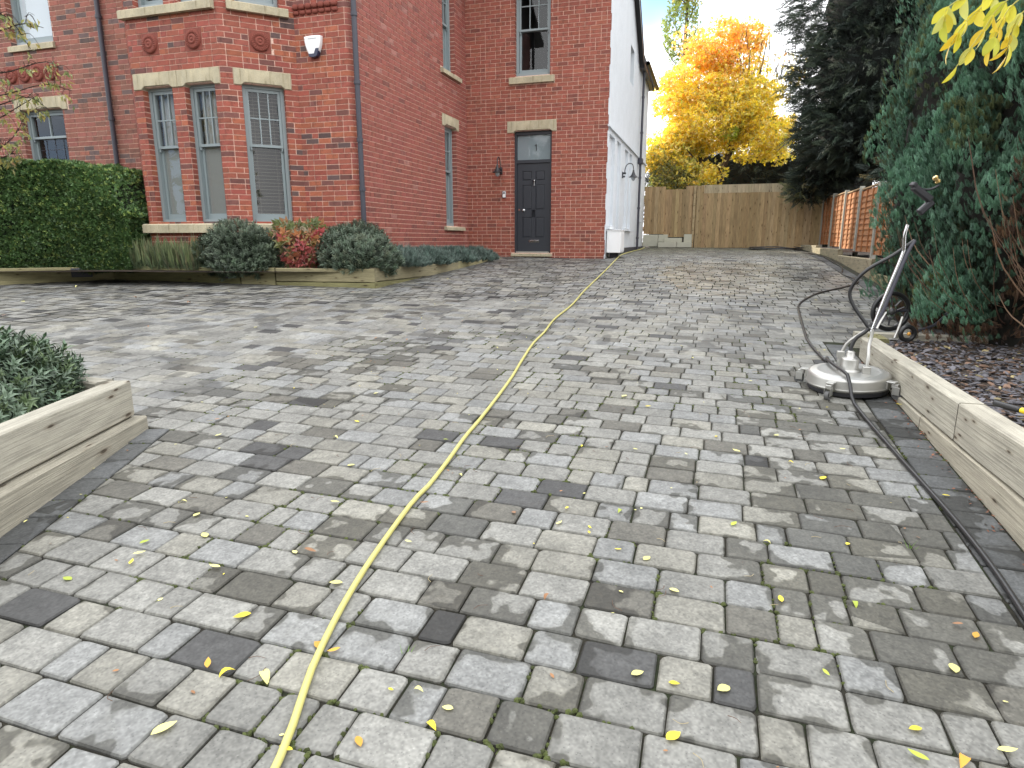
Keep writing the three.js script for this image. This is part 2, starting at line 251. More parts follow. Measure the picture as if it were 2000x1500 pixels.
{
  const face = (gb, p, fine) => {
    const n = p.poly.length, y = (u, nn) => gy(u, nn) + p.h + (u - p.cu) * p.tu + (nn - p.cn) * p.tn, ins = .006;
    const top = p.poly.map(([u, nn]) => { const du = p.cu - u, dn = p.cn - nn, l = Math.hypot(du, dn); const a = u + du / l * ins, b = nn + dn / l * ins; return [a, y(a, b), -b]; });
    const edge = p.poly.map(([u, nn]) => [u, y(u, nn) - .0055, -nn]), low = p.poly.map(([u, nn]) => [u, y(u, nn) - .035, -nn]), c = [p.cu, y(p.cu, p.cn), -p.cn];
    const uv = (q) => [q[0], -q[2]];
    for (let i = 0; i < n; i++) { const k = (i + 1) % n; gb.tri(c, top[i], top[k], p.col, uv(c), uv(top[i]), uv(top[k])); if (fine || p.D < 9) { gb.quad(top[i], edge[i], edge[k], top[k], p.col, uv(top[i]), uv(edge[i]), uv(edge[k]), uv(top[k])); } if (p.D < 14) gb.quad(edge[i], low[i], low[k], edge[k], p.col, uv(edge[i]), uv(edge[i]), uv(edge[k]), uv(edge[k])); }
  };
  const inNear = (p) => p.cu > N0[0] + .1 && p.cu < N0[0] + NS - .1 && p.cn > N0[1] + .1 && p.cn < N0[1] + NS - .1;
  const order = pavers.filter((p) => p.show).sort((a, b) => b.size - a.size), single = new Set(order.slice(0, 300));
  const algae = lattice(32, 97), bulk = { near: new GB(), far: new GB(), wet: new GB() };
  for (const p of pavers) {
    if (single.has(p)) { const gb = new GB(); face(gb, p, true); part('paver', gb.build(), inNear(p) ? paveNear : paveFar, drive); continue; }
    const wx = (p.cu - 6.35) / 1.7, wn = (p.cn - 2.6) / 2.6, wet = wx * wx + wn * wn < .7 + .5 * p.damp;
    if (wet) p.col = p.col.map((c) => c * 1.12); else if (p.cn > 6) { const t = smooth(6, 11, p.cn) * (.25 + .75 * sample(algae, 32, p.cu * .9 + 9, p.cn * .7)); p.col = [p.col[0] * mix(1, .84, t), p.col[1] * mix(1, .86, t), p.col[2] * mix(1, .62, t)]; }
    face(inNear(p) ? bulk.near : wet ? bulk.wet : bulk.far, p, false);
  }
  tag(part('paving', bulk.near.build(), paveNear, drive), null, null, null, 'stuff'); tag(part('paving', bulk.far.build(), paveFar, drive), null, null, null, 'stuff'); tag(part('wet_paving', bulk.wet.build(), paveWet, drive), null, null, null, 'stuff');
  // sand and moss in the joints
  const sheet = (name, u0, u1, n0, n1, step, dy, mat, parent) => { const gb = new GB(), uv = (q) => [q[0], -q[2]], P = (u, n) => [u, gy(u, n) + dy, -n]; for (let u = u0; u < u1; u += step) for (let n = n0; n < n1; n += step) { const a = P(u, n), b = P(u + step, n), c = P(u + step, n + step), d = P(u, n + step); gb.quad(a, b, c, d, [1, 1, 1], uv(a), uv(b), uv(c), uv(d)); } return part(name, gb.build(), mat, parent); };
  sheet('joint_sand', 1.5, 8.5, -11, -3.5, .5, -.010, std({ map: T.joint, color: new THREE.Color().setRGB(.13, .125, .085), roughness: 1 }), drive); const fj = std({ map: T.joint, color: new THREE.Color().setRGB(.17, .16, .12), roughness: 1 }); sheet('joint_sand', -7, 8.5, -3.5, 13.5, .5, -.007, fj, drive); sheet('joint_sand', -7, 1.5, -9, -3.5, .5, -.007, fj, drive);
  const ground = sheet('ground', -60, 68, -70, 74, 4, -.16, M.soil, scene); tag(ground, 'bare earth and ground lying around the plot', 'ground', null, 'structure');
  const far = part('ground', new THREE.RingGeometry(55, 800, 48).rotateX(-Math.PI / 2).translate(4, -.6, 0), std({ color: new THREE.Color().setRGB(.06, .07, .04) }), scene); tag(far, 'flat land reaching away to the horizon beyond the gardens', 'ground', null, 'structure');
  // moss cushions in the near joints
  const r = mulberry(91), mossL = lattice(32, 92), mg = new THREE.IcosahedronGeometry(1, 0), spots = [];
  for (const p of order.slice(0, 900)) for (let k = 0; k < p.poly.length; k++) { const q = p.poly[k], t = p.poly[(k + 1) % p.poly.length]; const mo = sample(mossL, 32, q[0] * 2.6 + 9, q[1] * 2.6 + 40); if (mo > .62 && r() < .5) for (let i = 0; i < 3; i++) { const w = r(); spots.push([mix(q[0], t[0], w) + (r() - .5) * .006, mix(q[1], t[1], w) + (r() - .5) * .006]); } }
  const im = new THREE.InstancedMesh(mg, std({ roughness: 1 }), spots.length), m4 = new THREE.Matrix4(), q4 = new THREE.Quaternion(); im.name = 'moss';
  spots.forEach(([u, n], i) => { const s = .0035 + r() * .0055; q4.setFromEuler(new THREE.Euler(r() * 3, r() * 3, r() * 3)); m4.compose(V(u, gy(u, n) - .006, -n), q4, V(s * 1.3, s * .9, s * 1.3)); im.setMatrixAt(i, m4); const k = .5 + r() * .8; im.setColorAt(i, new THREE.Color().setRGB(.055 * k, .068 * k, .018 * k)); });
  drive.add(im); tag(im, null, null, null, 'stuff');
}
// ---------------------------------------------------------------- the brick house
const house = thing('brick_house', 'red brick house with a bay window, black front door and white rendered side', 'house');
class Path { // a wall seen in plan, outside to the right of the way it runs... (u, n) points
  constructor(pts) { this.q = pts; this.s = [0]; for (let i = 1; i < pts.length; i++) this.s.push(this.s[i - 1] + Math.hypot(pts[i][0] - pts[i - 1][0], pts[i][1] - pts[i - 1][1])); this.len = this.s.at(-1); }
  seg(s) { let i = 0; while (i < this.q.length - 2 && s >= this.s[i + 1]) i++; return i; }
  dir(i) { const a = this.q[i], b = this.q[i + 1], l = this.s[i + 1] - this.s[i]; return [(b[0] - a[0]) / l, (b[1] - a[1]) / l]; }
  at(s, y, off = 0, end = 0) { const i = this.seg(clamp(s + end, 0, this.len)), d = this.dir(i), t = s - this.s[i], a = this.q[i]; let nx = d[1], nn = -d[0]; const k = this.s.indexOf(s); if (!end && k > 0 && k < this.q.length - 1) { const e = this.dir(k - 1); nx = d[1] + e[1]; nn = -d[0] - e[0]; const l = Math.hypot(nx, nn), f = 1 / Math.max(.4, (nx * d[1] - nn * d[0]) / l); nx = nx / l * f; nn = nn / l * f; } return [a[0] + d[0] * t + nx * off, y, -(a[1] + d[1] * t + nn * off)]; }
  cuts(a, b) { return [a, ...this.s.filter((x) => x > a + 1e-4 && x < b - 1e-4), b]; }
}
const arc = (cx, cn, r, a0, a1, k) => Array.from({ length: k + 1 }, (_, i) => { const a = mix(a0, a1, i / k) * Math.PI / 180; return [cx + r * Math.cos(a), cn + r * Math.sin(a)]; });
const COURSE = .084, C0 = .053, TOP = 7.4;
const BR = mulberry(303), brickList = [];
const tones = {
  front: () => { const x = BR(); return x < .14 ? tone(BR, [.22, .085, .070], .22) : x < .17 ? tone(BR, [.14, .085, .08], .2) : x < .32 ? tone(BR, [.46, .14, .075], .12) : tone(BR, [.385, .105, .071], .14, .12); },
  left: () => { const x = BR(); return x < .10 ? tone(BR, [.17, .11, .10], .25) : x < .35 ? tone(BR, [.29, .125, .09], .18) : tone(BR, [.36, .13, .095], .14, .1); },
  side: () => { const x = BR(); return x < .06 ? tone(BR, [.28, .095, .075], .16) : x < .10 ? tone(BR, [.42, .18, .145], .12) : tone(BR, [.365, .110, .082], .10, .08); },
  door: () => { const x = BR(); return x < .10 ? tone(BR, [.28, .09, .066], .16) : x < .14 ? tone(BR, [.45, .15, .095], .12) : tone(BR, [.385, .115, .077], .11, .08); },
};
function layWall(name, path, tones_, holes, o = {}) {
  const top = o.top ?? TOP, gb = new GB(), ends = [0, path.len];
  // mortar face with its openings, set back behind the bricks
  const ys = [...new Set([o.base ?? .2, top, ...holes.filter((h) => h.hole).flatMap((h) => [h.y0, h.y1])])].sort((a, b) => a - b), ss = [...new Set([...path.s, ...holes.filter((h) => h.hole).flatMap((h) => [h.s0, h.s1])])].sort((a, b) => a - b);
  const P = (s, y, off, e) => path.at(s, y, off, e), W = [1, 1, 1];
  for (let i = 0; i < ss.length - 1; i++) for (let j = 0; j < ys.length - 1; j++) { const sm = (ss[i] + ss[i + 1]) / 2, ym = (ys[j] + ys[j + 1]) / 2; if (holes.some((h) => h.hole && sm > h.s0 && sm < h.s1 && ym > h.y0 && ym < h.y1)) continue; gb.quad(P(ss[i], ys[j], -.005), P(ss[i + 1], ys[j], -.005), P(ss[i + 1], ys[j + 1], -.005), P(ss[i], ys[j + 1], -.005), W, [ss[i], ys[j]], [ss[i + 1], ys[j]], [ss[i + 1], ys[j + 1]], [ss[i], ys[j + 1]]); }
  for (const h of holes.filter((x) => x.hole)) { const a = h.s0, b = h.s1, d = -.3, uv = [[0, h.y0], [.3, h.y0], [.3, h.y1], [0, h.y1]]; const p = (s, y, off) => path.at(s, y, off, s === a ? 1e-4 : -1e-4);
    gb.quad(p(a, h.y0, -.005), p(a, h.y1, -.005), p(a, h.y1, d), p(a, h.y0, d), W, uv[0], uv[3], uv[2], uv[1]); gb.quad(p(b, h.y0, d), p(b, h.y1, d), p(b, h.y1, -.005), p(b, h.y0, -.005), W, uv[1], uv[2], uv[3], uv[0]);
    gb.quad(p(a, h.y1, -.005), p(b, h.y1, -.005), p(b, h.y1, d), p(a, h.y1, d), W, [0, 0], [1, 0], [1, .3], [0, .3]); gb.quad(p(a, h.y0, d), p(b, h.y0, d), p(b, h.y0, -.005), p(a, h.y0, -.005), W, [0, 0], [1, 0], [1, .3], [0, .3]); }
  const wall = part(name, gb.build(), o.mortar || M.mortar, house);
  const add = (s0, s1, y0, y1, jamb) => { const c = P((s0 + s1) / 2, (y0 + y1) / 2, 0), col = tones_(), d = path.dir(path.seg((s0 + s1) / 2)), to = [EYE[0] - c[0], 0, EYE[2] - c[2]], D = Math.hypot(...to), facing = (to[0] * d[1] + to[2] * d[0]) / D; brickList.push({ wall, path, s0, s1, y0, y1, col, jamb, e: (BR() - .5) * .0024, uo: BR() * 7, size: o.hidden || jamb || y1 > 5.5 ? 0 : facing * (s1 - s0) / (D * D) }); };
  for (let k = Math.floor(((o.base ?? .2) - C0) / COURSE); ; k++) {
    const y0 = C0 + k * COURSE + .006, y1 = y0 + COURSE - .012; if (y1 > top) break; if (y0 < (o.base ?? .2)) continue;
    const gaps = holes.filter((h) => Math.min(y1, h.y1) - Math.max(y0, h.y0) > .045).sort((a, b) => a.s0 - b.s0);
    let s = (o.from ?? 0) - (k % 2 ? .12 : 0) - (BR() < .5 ? 0 : .0) ;
    while (s < path.len) {
      const L = BR() < (o.headers ?? .1) ? .12 : .24; let pieces = [[Math.max(s + .006, 0), Math.min(s + L - .006, path.len)]]; s += L;
      for (const g of gaps) pieces = pieces.flatMap(([a, b]) => b <= g.s0 || a >= g.s1 ? [[a, b]] : [[a, Math.min(b, g.s0 - (g.hole ? 0 : .006))], [Math.max(a, g.s1 + (g.hole ? 0 : .006)), b]]);
      for (const [a, b] of pieces) if (b - a > .025) add(a, b, y0, y1);
    }
    for (const h of holes) if (h.hole && h.brickJamb !== false && y0 > h.y0 - .03 && y1 < h.y1 + .06) for (const side of [0, 1]) add(side ? h.s1 : h.s0, side ? h.s1 : h.s0, y0, y1, { side, d: h.reveal ?? .11 });
  }
  return wall;
}
function brickFaces(gb, b) {
  const P = (s, y, off, e) => b.path.at(s, y, off, e), { s0, s1, y0, y1, col } = b, h = y1 - y0;
  if (b.jamb) { const e = b.jamb.side ? -1e-4 : 1e-4, w = b.jamb.side ? -.003 : .003, q = (y, off) => { const p = P(s0, y, off, e), d = b.path.dir(b.path.seg(clamp(s0 + e, 0, b.path.len))); return [p[0] + d[0] * w, y, p[2] - d[1] * w]; }, A = q(y0, .002), B = q(y0, -b.jamb.d), C = q(y1, -b.jamb.d), D = q(y1, .002); b.jamb.side ? gb.quad(B, A, D, C, col, [b.uo, 0], [b.uo + .1, 0], [b.uo + .1, h], [b.uo, h]) : gb.quad(A, B, C, D, col, [b.uo, 0], [b.uo + .1, 0], [b.uo + .1, h], [b.uo, h]); return; }
  const o = .002 + b.e, i = -.006, cs = b.path.cuts(s0, s1), E = (k) => (k === 0 ? 1e-4 : k === cs.length - 1 ? -1e-4 : 0);
  for (let k = 0; k < cs.length - 1; k++) { const a = cs[k], c = cs[k + 1], ea = E(k), ec = E(k + 1), ua = b.uo + a - s0, uc = b.uo + c - s0;
    gb.quad(P(a, y0, o, ea), P(c, y0, o, ec), P(c, y1, o, ec), P(a, y1, o, ea), col, [ua, 0], [uc, 0], [uc, h], [ua, h]);
    gb.quad(P(a, y1, o, ea), P(c, y1, o, ec), P(c, y1, i, ec), P(a, y1, i, ea), col, [ua, 0], [uc, 0], [uc, .01], [ua, .01]); gb.quad(P(a, y0, i, ea), P(c, y0, i, ec), P(c, y0, o, ec), P(a, y0, o, ea), col, [ua, 0], [uc, 0], [uc, .01], [ua, .01]); }
  gb.quad(P(s0, y0, i, 1e-4), P(s0, y0, o, 1e-4), P(s0, y1, o, 1e-4), P(s0, y1, i, 1e-4), col, [0, 0], [.01, 0], [.01, h], [0, h]); gb.quad(P(s1, y0, o, -1e-4), P(s1, y0, i, -1e-4), P(s1, y1, i, -1e-4), P(s1, y1, o, -1e-4), col, [0, 0], [.01, 0], [.01, h], [0, h]);
}
// plans of the walls
const pathLeft = new Path([[-13, 0], [-4.42, 0]]), pathBay = new Path([[-4.48, 0], ...arc(-3.61 + .05, -.81 + .121, .121, 225, 270, 4).map(([a, b]) => [a, b]), ...arc(-1.857, -.81 + .121, .121, 270, 315, 4), [-.965, .035]]);
const pathSide = new Path([[-1.035, 0], ...arc(-.10, .10, .10, 270, 360, 6), [0, 5.13]]), pathDoor = new Path([[0, 5.1], [3.32, 5.1]]), pathWhite = new Path([[3.32, 5.1], [3.32, 13.2]]);
const sOf = (path, u, n) => { let best = 0, bd = 1e9; for (let s = 0; s <= path.len; s += .002) { const p = path.at(s, 0, 0, 1e-4), d = Math.hypot(p[0] - u, -p[2] - n); if (d < bd) { bd = d; best = s; } } return best; };
const H = []; // windows to make: path, s0, s1, y0, y1, options
const hole = (path, s0, s1, y0, y1, reveal = .11, extra = {}) => ({ path, s0, s1, y0, y1, hole: true, reveal, ...extra });
const solid = (s0, s1, y0, y1) => ({ s0, s1, y0, y1, hole: false });
const LT = 4.085, LB = 3.833, SB = 1.70;
const b1 = [sOf(pathBay, -3.42, -.81), sOf(pathBay, -2.81, -.81)], b2 = [sOf(pathBay, -2.57, -.81), sOf(pathBay, -1.97, -.81)];
const sc0 = sOf(pathBay, -1.807, -.81), b3 = [sOf(pathBay, -1.62, -.62), sOf(pathBay, -1.155, -.155)];
const hb = [b1, b2, b3].flatMap(([a, b]) => [hole(pathBay, a, b, SB, 3.87), hole(pathBay, a, b, 5.04, 7.0)]);
const extraBay = [solid(sOf(pathBay, -3.585, -.81), sOf(pathBay, -1.86, -.81), LB, LT), solid(b3[0] - .11, b3[1] + .11, LB, LT), solid(b1[0] - .2, b2[1] + .1, 4.91, 5.04), solid(b3[0] - .11, b3[1] + .11, 4.91, 5.04)];
const rosBay = [[sOf(pathBay, -3.16, -.81), 4.505], [sOf(pathBay, -2.30, -.81), 4.505], [(b3[0] + b3[1]) / 2, 4.505]];
extraBay.push(...rosBay.map(([s, y]) => solid(s - .168, s + .168, 4.337, 4.673)));
layWall('bay_wall', pathBay, tones.front, [...hb, ...extraBay], { from: .06, headers: .16 });
const lw = [hole(pathLeft, 13 - 7.30, 13 - 6.20, 2.2, 3.87), hole(pathLeft, 13 - 7.25, 13 - 6.18, 5.02, 6.9)];
layWall('left_wall', pathLeft, tones.left, [...lw, solid(13 - 7.42, 13 - 6.07, LB, LT), solid(13 - 7.3, 13 - 6.16, 4.91, 5.02), ...[0, 1, 2, 3].map((k) => solid(13 - 6.33 - .345 * k - .17, 13 - 6.33 - .345 * k + .17, 4.337, 4.673))], { headers: .12 });
const s_ = (n) => sOf(pathSide, 0, n);
const sw = [hole(pathSide, s_(3.77), s_(4.44), SB + .04, 3.87), hole(pathSide, s_(3.77), s_(4.44), 4.99, 6.9)];
layWall('side_wall', pathSide, () => tones.side(), [...sw, solid(s_(3.645), s_(4.57), LB, LT), solid(s_(3.62), s_(4.68), 4.88, 4.98), solid(s_(3.65), s_(4.76), 1.64, 1.74)], { headers: .22 });
const dw = [hole(pathDoor, 1.15, 2.06, 1.13, 3.87, .09), hole(pathDoor, 1.18, 2.0, 5.03, 7.05)];
layWall('door_wall', pathDoor, tones.door, [...dw, solid(1.0, 2.165, LB, LT), solid(1.06, 2.11, 4.865, 5.02), solid(1.1, 2.1, 1.02, 1.14)], { headers: .18, base: .75 });
// the pier's own bricks, near the drive, are redder and more mixed than the long side wall
for (const b of brickList) if (b.path === pathSide && b.s1 < 1.165) b.col = tones.front();
{
  const order = brickList.filter((b) => b.size > 0).sort((a, b) => b.size - a.size).slice(0, 300), one = new Set(order), gb = new GB();
  for (const b of order) { const g = new GB(); brickFaces(g, b); part('brick', g.build(), M.brick, b.wall); }
  for (const b of brickList) if (!one.has(b)) brickFaces(gb, b);
  tag(part('bricks', gb.build(), M.brick, house), null, null, null, 'stuff');
}
// stone lintels and sills
const frame = (path, s) => { const d = path.dir(path.seg(clamp(s, 0, path.len))), p = path.at(s, 0, 0, 1e-4); return { p, turn: Math.atan2(d[1], d[0]) }; };
const onWall = (o, path, s, y, out = 0) => { const f = frame(path, s), d = path.dir(path.seg(clamp(s, 0, path.len))); o.position.set(f.p[0] + d[1] * out, y, f.p[2] + d[0] * out); o.rotation.y = f.turn; return o; };
function lintel(path, s0, s1, a, b, y0 = LB, y1 = LT, joint = []) { // a..b clear opening; chamfered stops under it
  for (const [x0, x1, oa, ob] of joint.length ? joint : [[s0, s1, a, b]]) {
    const sh = new THREE.Shape(), e = .045; sh.moveTo(x0 - s0, 0); sh.lineTo(oa - s0 - .005, 0); sh.lineTo(oa - s0 + .05, e); sh.lineTo(ob - s0 - .05, e); sh.lineTo(ob - s0 + .005, 0); sh.lineTo(x1 - s0, 0); sh.lineTo(x1 - s0, y1 - y0 - .004); sh.lineTo(x0 - s0, y1 - y0 - .004); sh.closePath();
    const g = new THREE.ExtrudeGeometry(sh, { depth: .16, bevelEnabled: true, bevelThickness: .012, bevelSize: .008, bevelOffset: -.008, bevelSegments: 1 }); g.translate(0, 0, -.152);
    { const mid = (a || oa) + .2, m = onWall(part('lintel', g, M.stone, house), path, mid, y0); m.translateX(s0 - mid); }
  }
}
function sill(path, s0, s1, y0, y1, out = .07) { const g = new GB(), L = s1 - s0, d = .16; const pr = [[-d, y1 - y0], [out - .03, y1 - y0 - .012], [out, y1 - y0 - .03], [out, 0], [-d, 0]]; for (let i = 0; i < 5; i++) { const a = pr[i], b = pr[(i + 1) % 5]; g.quad([0, a[1], a[0]], [0, b[1], b[0]], [L, b[1], b[0]], [L, a[1], a[0]], [1, 1, 1], [0, i * .2], [0, i * .2 + .1], [L, i * .2 + .1], [L, i * .2]); } for (const x of [0, L]) for (let i = 1; i < 4; i++) { const t = [pr[0], pr[i], pr[i + 1]].map((q) => [x, q[1], q[0]]); x ? g.tri(t[0], t[2], t[1], [1, 1, 1], [0, 0], [.1, .1], [.1, 0]) : g.tri(...t, [1, 1, 1], [0, 0], [.1, 0], [.1, .1]); } const mid = (s0 + s1) / 2, m = onWall(part('sill', g.build(), M.stone, house), path, mid, y0); m.translateX(s0 - mid); return m; }
const bm = (b1[1] + b2[0]) / 2;
lintel(pathBay, sOf(pathBay, -3.585, -.81), sOf(pathBay, -1.86, -.81), 0, 0, LB, LT, [[sOf(pathBay, -3.585, -.81), bm - .002, ...b1], [bm + .002, sOf(pathBay, -1.86, -.81), ...b2]]);
lintel(pathBay, b3[0] - .11, b3[1] + .11, ...b3); lintel(pathSide, s_(3.645), s_(4.57), sw[0].s0, sw[0].s1); lintel(pathDoor, 1.0, 2.165, 1.15, 2.06); lintel(pathLeft, 13 - 7.42, 13 - 6.07, lw[0].s0, lw[0].s1);
sill(pathBay, b1[0] - .26, b2[1] + .12, 4.90, 5.045, .08); sill(pathBay, b3[0] - .13, b3[1] + .13, 4.905, 5.045, .08);
sill(pathBay, b1[0] - .24, b2[1] + .115, 1.545, 1.705, .11); sill(pathBay, b3[0] - .2, b3[1] + .2, 1.545, 1.705, .11);
sill(pathSide, s_(3.62), s_(4.68), 4.875, 4.985); sill(pathSide, s_(3.65), s_(4.76), 1.645, 1.735); sill(pathDoor, 1.06, 2.10, 4.865, 5.02); sill(pathLeft, 13 - 7.3, 13 - 6.15, 4.90, 5.02, .05); sill(pathLeft, 13 - 7.4, 13 - 6.1, 2.09, 2.2);
// terracotta rosettes
{
  const pr = [[0, .052], [.014, .050], [.022, .038], [.032, .036], [.040, .046], [.052, .050], [.064, .044], [.070, .032], [.084, .030], [.12, .036], [.138, .030], [.146, .012], [.147, 0]].map(([x, y]) => new THREE.Vector2(x, y));
  const disc = new THREE.LatheGeometry(pr, 32).rotateX(Math.PI / 2).toNonIndexed(), petals = []; for (let k = 0; k < 24; k++) { const g = new THREE.SphereGeometry(1, 6, 5).scale(.030, .0115, .010).translate(.108, 0, .034).rotateZ(k / 24 * 2 * Math.PI); petals.push(g.toNonIndexed()); }
  const tile = new THREE.BoxGeometry(.328, .328, .03).translate(0, 0, -.011).toNonIndexed(); const g = mergeGeometries([disc, ...petals, tile]);
  for (const [s, y] of rosBay) onWall(part('rosette', g, M.terracotta, house), pathBay, s, y);
  for (let k = 0; k < 4; k++) onWall(part('rosette', g, M.terracotta, house), pathLeft, 13 - 6.33 - .345 * k, 4.505);
}
// string course of moulded bricks
{
  const g = new RoundedBoxGeometry(.108, .085, .09, 3, .036), g2 = new RoundedBoxGeometry(.108, .07, .07, 3, .03);
  const run = (path, s0, s1, cap) => { const st = sub('string_course', house); st.position.set(0, 0, 0); for (let s = s0; s < s1; s += .118) { onWall(part('moulded_brick', g, M.terracotta, st), path, s, 5.07, .015); onWall(part('moulded_brick', g2, M.terracotta, st), path, s, 4.99, .003); } };
  run(pathLeft, 3.32, 4.85); run(pathSide, .095, .85);
}
{ const gb = new GB(); for (const [u, n] of [[-1.04, .07], [-.05, 5.17], [-4.5, .06]]) gb.box(u, 3.8, -n, .12, 7.2, .08); part('corner_mortar', gb.build(), M.mortar, house); }
// ---------------------------------------------------------------- windows and door
function bars(gb, list, z, d) { for (const [x0, y0, x1, y1] of list) gb.box((x0 + x1) / 2, (y0 + y1) / 2, z - d / 2, x1 - x0, y1 - y0, d); return gb; }
function sash(h, o = {}) {
  const w = h.s1 - h.s0, t = h.y1 - h.y0, g = sub('window', house), r = h.reveal, f = o.f ?? .06, mid = o.mid ?? t * .575, cols = o.cols ?? 3, rows = o.rows ?? 2;
  onWall(g, h.path, h.s0, h.y0, 0); const mat = o.mat || M.greyPaint, z = -r;
  part('frame', bars(bars(new GB(), [[0, 0, f, t], [w - f, 0, w, t], [f, t - f * .8, w - f, t]], z, .13), [[f, 0, w - f, .07]], z + .03, .16).build(), mat, g);
  const st = .042, a = f + .004, b = w - f - .004, up = new GB(), zu = z - .02;
  bars(up, [[a, mid - .02, a + st, t - f * .8], [b - st, mid - .02, b, t - f * .8], [a + st, t - f * .8 - .05, b - st, t - f * .8], [a + st, mid - .02, b - st, mid + .022]], zu, .042);
  for (const x of [a, b - st]) up.box(x + st / 2, mid - .045, zu - .021, st * .55, .05, .034);
  const x0 = a + st, x1 = b - st, y0 = mid + .022, y1 = t - f * .8 - .05, bw = .02;
  for (let k = 1; k < cols; k++) bars(up, [[mix(x0, x1, k / cols) - bw / 2, y0, mix(x0, x1, k / cols) + bw / 2, y1]], zu - .004, .034); for (let k = 1; k < rows; k++) bars(up, [[x0, mix(y0, y1, k / rows) - bw / 2, x1, mix(y0, y1, k / rows) + bw / 2]], zu - .007, .028);
  part('upper_sash', up.build(), mat, g);
  const lo = new GB(), zl = zu - .048; bars(lo, [[a, .07, a + st, mid + .018], [b - st, .07, b, mid + .018], [a + st, .07, b - st, .16], [a + st, mid - .022, b - st, mid + .018]], zl, .042); part('lower_sash', lo.build(), mat, g);
  const pg = new THREE.PlaneGeometry((x1 - x0) / cols, (y1 - y0) / rows); for (let i = 0; i < cols; i++) for (let j = 0; j < rows; j++) part('pane', pg, M.glass, g).position.set(mix(x0, x1, (i + .5) / cols), mix(y0, y1, (j + .5) / rows), zu - .026);
  part('pane', new THREE.PlaneGeometry(x1 - x0, mid - .022 - .16), M.glass, g).position.set((x0 + x1) / 2, (mid - .022 + .16) / 2, zl - .022);
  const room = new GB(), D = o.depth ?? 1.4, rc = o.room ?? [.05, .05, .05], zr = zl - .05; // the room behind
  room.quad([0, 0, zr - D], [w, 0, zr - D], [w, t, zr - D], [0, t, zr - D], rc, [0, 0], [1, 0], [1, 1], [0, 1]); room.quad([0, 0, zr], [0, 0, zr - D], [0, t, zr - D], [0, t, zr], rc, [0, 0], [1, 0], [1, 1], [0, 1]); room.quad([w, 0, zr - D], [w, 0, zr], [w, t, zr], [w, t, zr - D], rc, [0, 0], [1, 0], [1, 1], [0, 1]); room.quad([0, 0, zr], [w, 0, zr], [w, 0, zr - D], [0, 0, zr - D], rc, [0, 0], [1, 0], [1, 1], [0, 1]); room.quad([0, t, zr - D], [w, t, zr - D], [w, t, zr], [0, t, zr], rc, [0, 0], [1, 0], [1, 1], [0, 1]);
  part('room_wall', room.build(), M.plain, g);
  const zi = zl - .075;
  if (o.film) part('window_film', new THREE.BoxGeometry(x1 - x0 + .02, mid - .15, .003).translate((x0 + x1) / 2, (mid + .12) / 2, zl - .03), std({ color: new THREE.Color().setRGB(...o.film), roughness: .8 }), g);
  if (o.lace) { const n = 44, cv = new THREE.PlaneGeometry(x1 - x0 + .05, y1 - y0 + .06, n, 1), p = cv.attributes.position, r2 = mulberry(7 + Math.round(h.s0 * 50)); let ph = 0; for (let i = 0; i <= n; i++) { ph += .5 + r2() * .7; for (const k of [i, i + n + 1]) p.setZ(k, Math.sin(ph) * .016); } cv.computeVertexNormals(); part('curtain', cv, new THREE.MeshPhysicalMaterial({ color: new THREE.Color().setRGB(...o.lace), roughness: 1, transmission: .3, thickness: 0, side: THREE.DoubleSide }), g).position.set((x0 + x1) / 2, (y0 + y1) / 2, zi - .02); }
  if (o.slats) { const sg = new RoundedBoxGeometry(x1 - x0 + .03, .0035, .013, 1, .0015), mt = std({ color: new THREE.Color().setRGB(.26, .235, .19), roughness: .5 }); for (let y = .17; y < t - .12; y += .056) { const m = part('blind_slat', sg, mt, g); m.position.set((x0 + x1) / 2, y, zi - .015); m.rotation.x = 0; } for (const k of [.16, .84]) part('blind_cord', new THREE.CylinderGeometry(.0015, .0015, t - .25, 5).translate(mix(x0, x1, k), t / 2, zi + .006), mt, g); }
  if (o.leaded) { const lg = new GB(); for (let k = 1; k < 4; k++) lg.box(mix(x0, x1, k / 4), (.16 + mid) / 2, zl - .018, .007, mid - .18, .006); for (let k = 1; k < 5; k++) lg.box((x0 + x1) / 2, mix(.16, mid - .02, k / 5), zl - .0175, x1 - x0, .007, .006); part('leading', lg.build(), M.iron, g); }
  return g;
}
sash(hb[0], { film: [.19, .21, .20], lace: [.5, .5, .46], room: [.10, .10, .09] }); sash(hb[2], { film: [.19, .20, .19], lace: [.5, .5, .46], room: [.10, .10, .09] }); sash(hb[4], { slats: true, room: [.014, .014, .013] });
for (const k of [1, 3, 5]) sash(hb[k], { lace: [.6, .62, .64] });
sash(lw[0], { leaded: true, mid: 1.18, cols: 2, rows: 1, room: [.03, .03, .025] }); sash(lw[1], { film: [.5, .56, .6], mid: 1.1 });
sash(sw[0], { film: [.20, .23, .23], lace: [.4, .42, .42], mid: 1.20 }); sash(sw[1], { film: [.20, .23, .23], mid: .97 }); sash(dw[1], { mid: .97, room: [.035, .035, .035] });
